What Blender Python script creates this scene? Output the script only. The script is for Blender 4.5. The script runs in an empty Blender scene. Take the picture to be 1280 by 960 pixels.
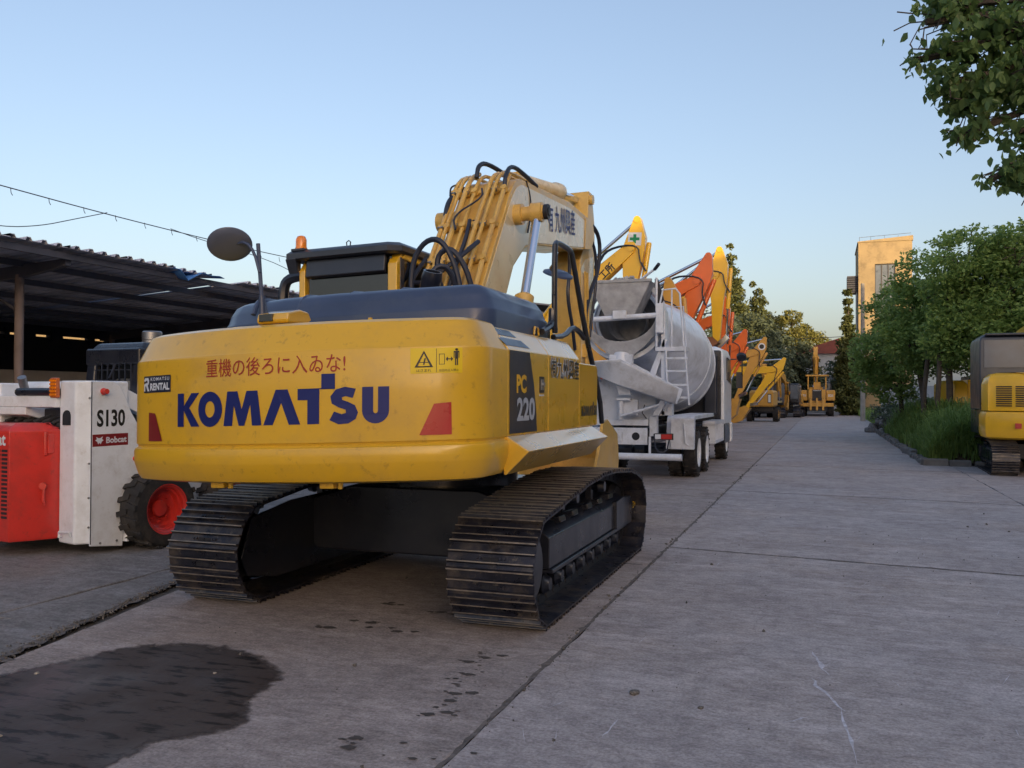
import bpy, bmesh, math, random
import numpy as np
from mathutils import Vector, Matrix, Euler
from mathutils.geometry import tessellate_polygon
random.seed(7); rng = np.random.default_rng(7)
R = math.radians
SC = bpy.context.scene; COL = SC.collection

# ------------------------------------------------------------------ camera, sky, sun, exposure
cam_d = bpy.data.cameras.new('camera'); cam = bpy.data.objects.new('camera', cam_d); COL.objects.link(cam)
F, YAW, PIT, ROLL, H = 1100.1, .34073, .01344, -.00403, 1.661
cam_d.sensor_width = 36; cam_d.lens = F/1280*36; cam_d.clip_end = 3000; cam_d.clip_start = .05
cam.rotation_mode = 'XYZ'
cam.matrix_world = Matrix.Translation((0, 0, H)) @ Matrix.Rotation(YAW, 4, 'Z') @ Matrix.Rotation(math.pi/2+PIT, 4, 'X') @ Matrix.Rotation(-ROLL, 4, 'Z')
SC.camera = cam
SUN_EL, SUN_AZ = R(11.0), R(142)          # azimuth clockwise from +Y (the way the camera looks, roughly)
W = bpy.data.worlds.new('World'); SC.world = W; W.use_nodes = True
nt = W.node_tree; sky = nt.nodes.new('ShaderNodeTexSky'); sky.sky_type = 'NISHITA'; sky.sun_disc = False
sky.sun_elevation = SUN_EL; sky.sun_rotation = SUN_AZ; sky.air_density = 1.0; sky.dust_density = 3.7; sky.ozone_density = 1.2
mul = nt.nodes.new('ShaderNodeVectorMath'); mul.operation = 'MULTIPLY_ADD'; nt.links.new(sky.outputs[0], mul.inputs[0])
mul.inputs[1].default_value = (.86, .79, .80); mul.inputs[2].default_value = (.26, .36, .52)      # multiple scattering lifts the whole dome a little
nt.links.new(mul.outputs[0], nt.nodes['Background'].inputs[0]); nt.nodes['Background'].inputs[1].default_value = 0.15
sd = bpy.data.lights.new('sun', 'SUN'); sun = bpy.data.objects.new('sun', sd); COL.objects.link(sun)
sd.energy = 3.2; sd.angle = R(.5); sd.color = (1, .72, .38)
tosun = Vector((math.sin(SUN_AZ)*math.cos(SUN_EL), math.cos(SUN_AZ)*math.cos(SUN_EL), math.sin(SUN_EL)))
sun.rotation_euler = tosun.to_track_quat('Z', 'Y').to_euler()
SC.view_settings.view_transform = 'Standard'; SC.view_settings.look = 'None'
SC.view_settings.exposure = .95; SC.view_settings.gamma = 1
SC.cycles.max_bounces = 6; SC.cycles.diffuse_bounces = 3; SC.cycles.glossy_bounces = 3; SC.cycles.transparent_max_bounces = 8

# ------------------------------------------------------------------ materials
M = {}
def mat(name, col, rough=.5, metal=0, coat=0, var=.12, scale=3., bump=0, bscale=40., dirt=None, dirt_amt=.4, dirt_scale=1.5, spec=.5, trans=0, wear=None, wear_amt=.5, rvar=.1, rand=False, cior=1.5):
    m = bpy.data.materials.new(name); m.use_nodes = True; t = m.node_tree; N = t.nodes; L = t.links
    b = N['Principled BSDF']; b.inputs['Roughness'].default_value = rough; b.inputs['Metallic'].default_value = metal
    b.inputs['Coat Weight'].default_value = coat; b.inputs['Coat Roughness'].default_value = .09; b.inputs['Coat IOR'].default_value = cior
    b.inputs['Specular IOR Level'].default_value = spec
    if trans: b.inputs['Transmission Weight'].default_value = trans
    tc = N.new('ShaderNodeTexCoord')
    if rand:
        oi = N.new('ShaderNodeObjectInfo'); va = N.new('ShaderNodeVectorMath'); va.operation = 'MULTIPLY_ADD'; L.new(oi.outputs['Random'], va.inputs[0]); va.inputs[1].default_value = (37, 17, 5); L.new(tc.outputs['Object'], va.inputs[2])
        class _T: outputs = {'Object': va.outputs[0]}
        tc = _T
    n = N.new('ShaderNodeTexNoise'); n.inputs['Scale'].default_value = scale; n.inputs['Detail'].default_value = 6
    L.new(tc.outputs['Object'], n.inputs['Vector'])
    r = N.new('ShaderNodeMapRange'); r.inputs[1].default_value = .3; r.inputs[2].default_value = .7
    r.inputs[3].default_value = 1-var; r.inputs[4].default_value = 1+var; L.new(n.outputs[0], r.inputs[0])
    mx = N.new('ShaderNodeMix'); mx.data_type = 'RGBA'; mx.blend_type = 'MULTIPLY'; mx.inputs[0].default_value = 1
    mx.inputs[6].default_value = (*col, 1); L.new(r.outputs[0], mx.inputs[7])
    out = mx.outputs[2]
    def layer(out, c, amt, sc, lo, hi, seed):
        n2 = N.new('ShaderNodeTexNoise'); n2.inputs['Scale'].default_value = sc; n2.inputs['Detail'].default_value = 9; n2.inputs['Roughness'].default_value = .7
        mp = N.new('ShaderNodeMapping'); mp.inputs['Location'].default_value = (seed, seed*2, 3); L.new(tc.outputs['Object'], mp.inputs[0]); L.new(mp.outputs[0], n2.inputs['Vector'])
        r2 = N.new('ShaderNodeMapRange'); r2.inputs[1].default_value = lo; r2.inputs[2].default_value = hi; r2.inputs[4].default_value = amt; L.new(n2.outputs[0], r2.inputs[0])
        m2 = N.new('ShaderNodeMix'); m2.data_type = 'RGBA'; L.new(r2.outputs[0], m2.inputs[0]); L.new(out, m2.inputs[6]); m2.inputs[7].default_value = (*c, 1)
        return m2.outputs[2]
    if dirt: out = layer(out, dirt, dirt_amt, dirt_scale, .48, .7, 3)
    if wear: out = layer(out, wear, wear_amt, 14, .58, .66, 9)
    L.new(out, b.inputs['Base Color'])
    if rvar:
        r3 = N.new('ShaderNodeMapRange'); r3.inputs[1].default_value = .3; r3.inputs[2].default_value = .7; r3.inputs[3].default_value = max(.03, rough-rvar); r3.inputs[4].default_value = min(1, rough+rvar)
        L.new(n.outputs[0], r3.inputs[0]); L.new(r3.outputs[0], b.inputs['Roughness'])
    if bump:
        n3 = N.new('ShaderNodeTexNoise'); n3.inputs['Scale'].default_value = bscale; n3.inputs['Detail'].default_value = 5; L.new(tc.outputs['Object'], n3.inputs['Vector'])
        bp = N.new('ShaderNodeBump'); bp.inputs['Strength'].default_value = bump; bp.inputs['Distance'].default_value = .01; L.new(n3.outputs[0], bp.inputs['Height']); L.new(bp.outputs[0], b.inputs['Normal'])
    M[name] = m; return m
mat('yellow_paint', (.71, .41, .02), .3, coat=1, cior=1.65, var=.05, dirt=(.35, .22, .07), dirt_amt=.18, dirt_scale=2, rvar=.06)
mat('counterweight_paint', (.70, .41, .018), .38, coat=.45, var=.05, scale=1.2, dirt=(.40, .24, .07), dirt_amt=.4, dirt_scale=1.8, wear=(.22, .12, .03), wear_amt=.32, rvar=.1, bump=.03, bscale=90)
mat('boom_paint', (.66, .42, .10), .4, coat=.3, var=.08, dirt=(.4, .2, .05), dirt_amt=.5, dirt_scale=3, wear=(.3, .15, .06), wear_amt=.35)
mat('boom_sheen_paint', (.76, .65, .42), .3, coat=.6, var=.06, dirt=(.62, .36, .09), dirt_amt=.55, dirt_scale=1.4)  # cream base colour carries the sky's reflection on the boom
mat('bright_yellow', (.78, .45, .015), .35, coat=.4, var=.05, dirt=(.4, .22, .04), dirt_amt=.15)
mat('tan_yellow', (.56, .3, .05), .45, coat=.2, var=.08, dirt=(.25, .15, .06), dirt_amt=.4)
mat('orange_paint', (.72, .13, .015), .38, coat=.35, var=.06, dirt=(.3, .08, .02), dirt_amt=.2)
mat('rust', (.2, .085, .045), .85, var=.35, scale=6, bump=.4, dirt=(.25, .1, .04), dirt_amt=.6)
mat('navy_plastic', (.036, .056, .12), .42, coat=.25, var=.15, dirt=(.12, .14, .18), dirt_amt=.2, dirt_scale=3)
mat('black_paint', (.012, .015, .026), .32, coat=.3, var=.2, dirt=(.05, .05, .05), dirt_amt=.3, dirt_scale=4)
mat('cab_black', (.022, .028, .045), .38, coat=.3, var=.12, dirt=(.07, .08, .1), dirt_amt=.25)
mat('rubber', (.018, .018, .02), .8, var=.2, bump=.15, dirt=(.09, .075, .06), dirt_amt=.55, dirt_scale=5)
mat('mirror_back', (.11, .13, .19), .45, coat=.2, var=.1)
mat('hose', (.018, .024, .045), .45, var=.1)
mat('steel_dark', (.035, .037, .045), .5, metal=.6, var=.2, dirt=(.10, .08, .06), dirt_amt=.6, dirt_scale=6)
mat('track_steel', (.024, .026, .040), .34, metal=.4, var=.35, scale=8, bump=.3, bscale=30, dirt=(.16, .13, .10), dirt_amt=.7, dirt_scale=4, wear=(.2, .17, .13), wear_amt=.5, rand=True)
mat('grouser_steel', (.27, .235, .20), .45, metal=.5, var=.3, scale=14, bump=.2, dirt=(.05, .045, .045), dirt_amt=.7, dirt_scale=7, rand=True)
mat('chrome', (.62, .66, .75), .12, metal=1, var=.03, rvar=.03)
mat('grey_metal', (.3, .31, .33), .4, metal=.8, var=.15)
mat('mud', (.13, .1, .075), .95, var=.3, bump=.6, bscale=25)
mat('glass_dark', (.008, .01, .014), .06, coat=.5, var=.1, spec=.7, rvar=.02)
mat('glass_grey', (.085, .11, .15), .3, coat=.5, var=.25, scale=2, spec=.7, rvar=.04)
mat('decal_blue', (.003, .010, .13), .45, coat=.0, var=.04)
mat('decal_navy', (.012, .02, .045), .35, coat=.3, var=.1)
mat('decal_red', (.36, .03, .012), .4, coat=.3, var=.1)
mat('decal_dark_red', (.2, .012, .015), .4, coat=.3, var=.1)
mat('reflector_red', (.42, .018, .02), .3, coat=.6, var=.1)
mat('decal_black', (.015, .015, .015), .4, var=.05)
mat('decal_yellow', (.75, .53, .0), .4, coat=.2, var=.04)
mat('decal_white', (.62, .66, .72), .45, var=.06)
mat('decal_grey', (.4, .44, .5), .45, var=.06)
mat('decal_green', (.0, .22, .08), .45, var=.06)
mat('white_paint', (.74, .79, .86), .4, coat=.3, var=.05, dirt=(.34, .33, .31), dirt_amt=.35, dirt_scale=3.5, wear=(.30, .24, .18), wear_amt=.18)
mat('mixer_paint', (.66, .71, .80), .38, coat=.3, var=.08, dirt=(.28, .30, .32), dirt_amt=.6, dirt_scale=2.4, wear=(.45, .40, .34), wear_amt=.3)
mat('concrete_crust', (.33, .34, .36), .95, var=.3, scale=5, bump=.7, bscale=14, dirt=(.36, .37, .38), dirt_amt=.5)
mat('red_paint', (.62, .035, .025), .38, coat=.4, var=.05, dirt=(.30, .04, .03), dirt_amt=.5, dirt_scale=3, wear=(.12, .05, .04), wear_amt=.3)
mat('amber', (.85, .24, .01), .2, coat=.8, var=.05)
mat('amber_dark', (.45, .1, .01), .3, coat=.5, var=.05)
mat('shed_steel', (.075, .08, .11), .6, metal=.2, var=.2, dirt=(.1, .08, .06), dirt_amt=.3)
mat('shed_sheet', (.42, .45, .56), .6, metal=0, var=.25, scale=1.5, dirt=(.1, .08, .07), dirt_amt=.35, dirt_scale=1)
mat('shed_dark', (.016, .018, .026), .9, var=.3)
mat('post_steel', (.16, .13, .13), .7, var=.2, dirt=(.1, .07, .05), dirt_amt=.4)
mat('tarp_blue', (.06, .2, .52), .5, var=.15)
mat('concrete_wall', (.32, .3, .27), .9, var=.15, bump=.2, dirt=(.14, .13, .12), dirt_amt=.5)
mat('beige_wall', (.34, .3, .25), .9, var=.1, dirt=(.2, .17, .14), dirt_amt=.4, dirt_scale=.6)
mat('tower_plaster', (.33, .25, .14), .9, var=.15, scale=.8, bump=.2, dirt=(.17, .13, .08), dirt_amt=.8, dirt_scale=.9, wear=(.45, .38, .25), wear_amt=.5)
mat('wall_white', (.5, .52, .55), .85, var=.08, dirt=(.3, .3, .3), dirt_amt=.4, dirt_scale=.5)
mat('wall_grey', (.36, .38, .4), .9, var=.12, dirt=(.12, .13, .12), dirt_amt=.5, dirt_scale=.6)
mat('roof_red', (.3, .09, .07), .8, var=.15)
mat('frame_dark', (.05, .045, .045), .6)
mat('bark', (.075, .06, .048), .95, var=.3, scale=8, bump=.6, bscale=20)
mat('stone', (.16, .155, .15), .9, var=.3, bump=.5, bscale=12, dirt=(.07, .065, .06), dirt_amt=.6)
mat('soil', (.07, .05, .035), .95, var=.3, scale=4, bump=.6, bscale=10)
mat('blue_logo', (.01, .03, .3), .4)
def leafmat(name, c1, c2, rough=.55, trans=.25):
    m = bpy.data.materials.new(name); m.use_nodes = True; t = m.node_tree; N = t.nodes; L = t.links
    b = N['Principled BSDF']; b.inputs['Roughness'].default_value = rough; b.inputs['Specular IOR Level'].default_value = .35
    g = N.new('ShaderNodeNewGeometry'); tc = N.new('ShaderNodeTexCoord')
    n = N.new('ShaderNodeTexNoise'); n.inputs['Scale'].default_value = .9; L.new(tc.outputs['Object'], n.inputs['Vector'])
    ad = N.new('ShaderNodeMath'); ad.operation = 'MULTIPLY_ADD'; L.new(g.outputs['Random Per Island'], ad.inputs[0]); ad.inputs[1].default_value = .6; 
    s2 = N.new('ShaderNodeMath'); s2.operation = 'MULTIPLY_ADD'; L.new(n.outputs[0], s2.inputs[0]); s2.inputs[1].default_value = 1.2; s2.inputs[2].default_value = -.4; L.new(s2.outputs[0], ad.inputs[2])
    mx = N.new('ShaderNodeMix'); mx.data_type = 'RGBA'; mx.clamp_factor = True; L.new(ad.outputs[0], mx.inputs[0]); mx.inputs[6].default_value = (*c1, 1); mx.inputs[7].default_value = (*c2, 1)
    L.new(mx.outputs[2], b.inputs['Base Color'])
    tr = N.new('ShaderNodeBsdfTranslucent'); L.new(mx.outputs[2], tr.inputs[0]); ms = N.new('ShaderNodeMixShader'); ms.inputs[0].default_value = trans
    L.new(b.outputs[0], ms.inputs[1]); L.new(tr.outputs[0], ms.inputs[2]); L.new(ms.outputs[0], N['Material Output'].inputs[0])
    M[name] = m; return m
leafmat('leaf_near', (.11, .19, .07), (.21, .31, .10), .42, .5)
leafmat('leaf_mid', (.16, .26, .08), (.33, .45, .13), .5, .5)
leafmat('leaf_far', (.06, .085, .04), (.16, .17, .05))
leafmat('leaf_dark', (.07, .10, .075), (.15, .18, .10))
leafmat('grass', (.12, .2, .05), (.28, .4, .11), .5, .4)

# ------------------------------------------------------------------ mesh helpers
class MB:
    def __init__(s): s.v = []; s.f = []; s.m = []; s.x = Matrix()
    def add(s, vs, fs, mi=0):
        o = len(s.v); x = s.x
        s.v += [tuple(x @ Vector(p)) for p in vs]; s.f += [tuple(i+o for i in f) for f in fs]; s.m += [mi]*len(fs); return s
    def box(s, a, b, mi=0, rot=None):
        (x0, y0, z0), (x1, y1, z1) = a, b
        vs = [(x0, y0, z0), (x1, y0, z0), (x1, y1, z0), (x0, y1, z0), (x0, y0, z1), (x1, y0, z1), (x1, y1, z1), (x0, y1, z1)]
        if rot:
            c = Vector(((x0+x1)/2, (y0+y1)/2, (z0+z1)/2)); e = Euler(rot).to_matrix()
            vs = [tuple(c+e @ (Vector(p)-c)) for p in vs]
        return s.add(vs, [(3, 2, 1, 0), (4, 5, 6, 7), (0, 1, 5, 4), (1, 2, 6, 5), (2, 3, 7, 6), (3, 0, 4, 7)], mi)
    def prism(s, pts, ax, a, b, mi=0, scale_b=1):
        n = len(pts)
        area = sum(pts[i][0]*pts[(i+1) % n][1]-pts[(i+1) % n][0]*pts[i][1] for i in range(n))
        if area < 0: pts = pts[::-1]
        cx = sum(p[0] for p in pts)/n; cy = sum(p[1] for p in pts)/n
        def P(p, t): return {'x': (t, p[0], p[1]), 'y': (p[1], t, p[0]), 'z': (p[0], p[1], t)}[ax]
        if ax == 'y': # pts given as (x,z): P wants (z? ) keep (x,z) with flipped winding
            pts = [(p[1], p[0]) for p in pts][::-1]; cx, cy = cy, cx
        lo = [P(p, a) for p in pts]; hi = [P((cx+(p[0]-cx)*scale_b, cy+(p[1]-cy)*scale_b), b) for p in pts]
        fs = [tuple(range(n-1, -1, -1)), tuple(range(n, 2*n))]+[(i, (i+1) % n, n+(i+1) % n, n+i) for i in range(n)]
        if a > b: fs = [tuple(reversed(f)) for f in fs]
        return s.add(lo+hi, fs, mi)
    def cyl(s, p0, p1, r, r2=None, n=16, mi=0, caps=True):
        return s.lathe([(r, 0), (r if r2 is None else r2, 1)], p0, p1, n, mi, caps)
    def lathe(s, prof, p0, p1, n=20, mi=0, caps=True):
        """prof: (radius, t) with t measured 0..1 from p0 to p1 """
        p0 = Vector(p0); p1 = Vector(p1); d = p1-p0; L = d.length; d = d.normalized()
        u = d.orthogonal().normalized(); w = d.cross(u)
        vs = []; fs = []
        for r, t in prof:
            for i in range(n):
                a = 2*math.pi*i/n; vs.append(p0+d*(t*L)+(u*math.cos(a)+w*math.sin(a))*r)
        for k in range(len(prof)-1):
            for i in range(n):
                j = (i+1) % n; fs.append((k*n+i, k*n+j, (k+1)*n+j, (k+1)*n+i))
        if caps:
            if prof[0][0] > 1e-4: fs.append(tuple(range(n-1, -1, -1)))
            if prof[-1][0] > 1e-4: fs.append(tuple((len(prof)-1)*n+i for i in range(n)))
        return s.add(vs, fs, mi)
    def tube(s, path, r, n=8, mi=0, closed=False, smooth=0):
        P = [Vector(p) for p in path]
        for _ in range(smooth):
            Q = [P[0]]
            for i in range(len(P)-1): Q += [P[i]*.75+P[i+1]*.25, P[i]*.25+P[i+1]*.75]
            P = Q+[P[-1]]
        vs = []; fs = []; m = len(P); u = None
        for k, p in enumerate(P):
            d = (P[min(k+1, m-1)]-P[max(k-1, 0)]) if not closed else (P[(k+1) % m]-P[k-1])
            d = d.normalized()
            if u is None: u = d.orthogonal().normalized()
            u = (u-d*u.dot(d)); u = u.normalized() if u.length > 1e-6 else d.orthogonal().normalized()
            w = d.cross(u)
            for i in range(n):
                a = 2*math.pi*i/n; vs.append(p+(u*math.cos(a)+w*math.sin(a))*r)
        for k in range(m if closed else m-1):
            for i in range(n):
                j = (i+1) % n; k2 = (k+1) % m; fs.append((k*n+i, k*n+j, k2*n+j, k2*n+i))
        if not closed: fs += [tuple(range(n-1, -1, -1)), tuple((m-1)*n+i for i in range(n))]
        return s.add(vs, fs, mi)
    def loft(s, plan, prof, mi=0, cap=True):
        """plan: CCW closed polygon (x,y); prof: list of (inset,z)"""
        n = len(plan); nm = []
        for i in range(n):
            a, b, c = Vector(plan[i-1]), Vector(plan[i]), Vector(plan[(i+1) % n])
            e1 = (b-a).normalized(); e2 = (c-b).normalized(); n1 = Vector((e1.y, -e1.x)); n2 = Vector((e2.y, -e2.x))
            k = (n1+n2); k = k/max(.3, k.length_squared/2); nm.append(k)
        vs = []
        for d, z in prof:
            for i in range(n): vs.append((plan[i][0]-nm[i].x*d, plan[i][1]-nm[i].y*d, z))
        fs = [(k*n+i, k*n+(i+1) % n, (k+1)*n+(i+1) % n, (k+1)*n+i) for k in range(len(prof)-1) for i in range(n)]
        if cap: fs += [tuple(range(n-1, -1, -1)), tuple((len(prof)-1)*n+i for i in range(n))]
        return s.add(vs, fs, mi)
    def mesh(s, name, mats, smooth=None):
        me = bpy.data.meshes.new(name); me.from_pydata(s.v, [], s.f)
        for k in (mats if isinstance(mats, (list, tuple)) else [mats]): me.materials.append(M[k])
        if any(s.m): me.polygons.foreach_set('material_index', s.m)
        me.update()
        if smooth:
            me.shade_smooth(); me.set_sharp_from_angle(angle=R(smooth))
        return me
    def build(s, name, mats, parent=None, smooth=35, bevel=0, seg=2, loc=None, rot=None):
        o = bpy.data.objects.new(name, s.mesh(name, mats, smooth)); COL.objects.link(o)
        if parent is not None: o.parent = parent
        if loc: o.location = loc
        if rot: o.rotation_euler = rot
        if bevel:
            b = o.modifiers.new('bevel', 'BEVEL'); b.width = bevel; b.segments = seg; b.limit_method = 'ANGLE'; b.angle_limit = R(30); b.harden_normals = True
        return o
def inst(name, me, parent=None, loc=(0, 0, 0), rot=(0, 0, 0), sc=None):
    o = bpy.data.objects.new(name, me); COL.objects.link(o)
    if parent is not None: o.parent = parent
    o.location = loc; o.rotation_euler = rot
    if sc: o.scale = sc
    return o
def tag(o, label=None, cat=None, group=None, kind=None):
    if label: o['label'] = label
    if cat: o['category'] = cat
    if group: o['group'] = group
    if kind: o['kind'] = kind
    return o
def thing(name, label, cat, loc=(0, 0, 0), rz=0, group=None):
    o = bpy.data.objects.new(name, None); COL.objects.link(o); o.location = loc; o.rotation_euler = (0, 0, rz); o.empty_display_size = .2
    return tag(o, label, cat, group)
def copy_tree(o, parent=None):
    c = o.copy(); COL.objects.link(c)
    if parent is not None: c.parent = parent
    for ch in list(o.children): copy_tree(ch, c)
    return c
def bx(name, a, b, m, parent, bevel=.01, **k): return MB().box(a, b).build(name, m, parent, bevel=bevel, **k)

# flat print: text and hand-drawn letters as thin meshes mapped onto a surface
def text_geo(body, offset=0.0, shear=0, spacing=1, res=3):
    c = bpy.data.curves.new('t', 'FONT'); c.body = body; c.size = 1; c.resolution_u = res; c.offset = offset; c.shear = shear; c.space_character = spacing
    o = bpy.data.objects.new('t', c); COL.objects.link(o)
    dg = bpy.context.evaluated_depsgraph_get(); me = bpy.data.meshes.new_from_object(o.evaluated_get(dg))
    vs = [(v.co.x, v.co.y) for v in me.vertices]; fs = [tuple(p.vertices) for p in me.polygons]
    bpy.data.objects.remove(o); bpy.data.curves.remove(c); bpy.data.meshes.remove(me)
    if not vs: return [(0, 0)], []
    x0 = min(v[0] for v in vs); x1 = max(v[0] for v in vs); y0 = min(v[1] for v in vs); y1 = max(v[1] for v in vs)
    return [((v[0]-x0)/(x1-x0), (v[1]-y0)/(y1-y0)) for v in vs], fs
def poly_geo(loops):
    """loops: list of letters, each a list of contours (outer first, holes after), in common 2D units"""
    vs = []; fs = []
    for cont in loops:
        cs = [[Vector((p[0], p[1], 0)) for p in c] for c in cont]
        tr = tessellate_polygon(cs); flat = [p for c in cs for p in c]; o = len(vs)
        vs += [(p.x, p.y) for p in flat]
        for t in tr:
            a, b, c = [flat[i] for i in t]
            t = t if (b-a).cross(c-a).z > 0 else t[::-1]
            fs.append(tuple(i+o for i in t))
    return vs, fs
def print_on(name, geo, mapf, m, parent, label=None):
    """mapf(u,v) in 0..1 -> Vector on the surface (already lifted)"""
    mb = MB(); mb.add([tuple(mapf(*p)) for p in geo[0]], geo[1])
    o = mb.build(name, m, parent, smooth=None)
    if label: o['label'] = label
    return o
def planar(o, right, up):
    o = Vector(o); right = Vector(right); up = Vector(up)
    return lambda u, v: o+right*u+up*v
RECT = ([(0, 0), (1, 0), (1, 1), (0, 1)], [(0, 1, 2, 3)])
def ell(cx, cy, rx, ry, n=28, a0=0, a1=360): return [(cx+rx*math.cos(R(a0+(a1-a0)*i/n)), cy+ry*math.sin(R(a0+(a1-a0)*i/n))) for i in range(n if a1-a0 == 360 else n+1)]
def maker_letters():
    # heavy display capitals, height 1; the T carries a raised block
    L = []
    L.append([[(0, 0), (.26, 0), (.26, .48), (.56, 0), (.88, 0), (.48, .56), (.86, 1), (.56, 1), (.26, .62), (.26, 1), (0, 1)]])
    L.append([ell(1.26, .5, .43, .52), ell(1.26, .5, .17, .24)[::-1]])
    L.append([[(1.74, 0), (2.03, 0), (2.08, .6), (2.24, 0), (2.42, 0), (2.60, .6), (2.66, 0), (2.95, 0), (2.82, 1), (2.48, 1), (2.335, .48), (2.19, 1), (1.86, 1)]])
    L.append([[(3.0, 0), (3.28, 0), (3.52, .62), (3.74, 0), (4.06, 0), (3.70, 1), (3.36, 1)]])
    L.append([[(4.25, 0), (4.57, 0), (4.57, .97), (4.98, .97), (4.98, 1.40), (4.62, 1.40), (4.62, 1.0), (3.98, 1.0), (3.98, .68), (4.25, .68)]])
    s = ell(5.25, .70, .38, .31, 10, 20, 250)[:-1]+ell(5.22, .3, .13, .10, 6, 80, -95)+[(4.98, .32), (4.86, .08)]
    s = [(5.52, .96), (5.24, 1.02), (5.0, .95), (4.86, .76), (4.90, .56), (5.08, .45), (5.26, .38), (5.27, .29), (5.16, .26), (4.96, .34), (4.84, .10), (5.08, -.02), (5.34, 0), (5.52, .12), (5.58, .30), (5.50, .50), (5.32, .60), (5.17, .66), (5.16, .73), (5.26, .76), (5.44, .70)]
    L.append([s])
    u = [(5.68, 1), (5.68, .34)]+ell(6.02, .34, .34, .36, 12, 180, 360)[1:]+[(6.36, 1), (6.08, 1), (6.08, .34)]+ell(6.02, .34, .06, .08, 6, 0, -180)[1:]+[(5.96, 1)]
    L.append([u])
    return poly_geo([[[(x/6.36, y) for x, y in c] for c in l] for l in L])
MAKER = maker_letters()

# ------------------------------------------------------------------ crawler undercarriage, shared by every excavator
def resample(P, n):
    P = [Vector(p) for p in P]; m = len(P); seg = [(P[(i+1) % m]-P[i]).length for i in range(m)]; T = sum(seg); out = []
    for k in range(n):
        t = T*k/n; i = 0
        while t > seg[i]: t -= seg[i]; i += 1
        p = P[i].lerp(P[(i+1) % m], t/seg[i]); out.append((p, (P[(i+1) % m]-P[i]).normalized()))
    return out, T/n
def track_path(yr, yf, zc, r, top):
    P = [(yr+(yf-yr)*i/12, zc-r) for i in range(12)]
    P += [(yf+r*math.sin(R(a)), zc-r*math.cos(R(a))) for a in range(0, 176, 8)]
    P += top
    P += [(yr-r*math.sin(R(a)), zc+r*math.cos(R(a))) for a in range(4, 180, 8)]
    return P
def shoe_mesh(w, pitch, detail):
    mb = MB(); h = w/2; p = pitch/2
    mb.box((-h, -p*1.04, -.012), (h, p*1.04, 0), 0)
    for y, hh, t in ((-p*.86, .027, .012), (-.01, .024, .010), (p*.66, .024, .010)):
        mb.prism([(y-t, -.001), (y+t, -.001), (y+t*.5, hh), (y-t*.5, hh)], 'x', -h, h, 0)
        mb.prism([(y-t*.55, hh-.004), (y+t*.55, hh-.004), (y+t*.42, hh+.002), (y-t*.42, hh+.002)], 'x', -h+.002, h-.002, 1)
    if detail:
        for x in (-.10, -.075, .075, .10):
            mb.cyl((x, p*.3, 0), (x, p*.3, .014), .011, n=6, mi=0)
        for x in (-.03, .03): mb.box((x-.028, p*.22, .0004), (x+.028, p*.5, .004), 2)
    return mb.mesh('track_shoe', ['track_steel', 'grouser_steel', 'shed_dark'])
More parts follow.
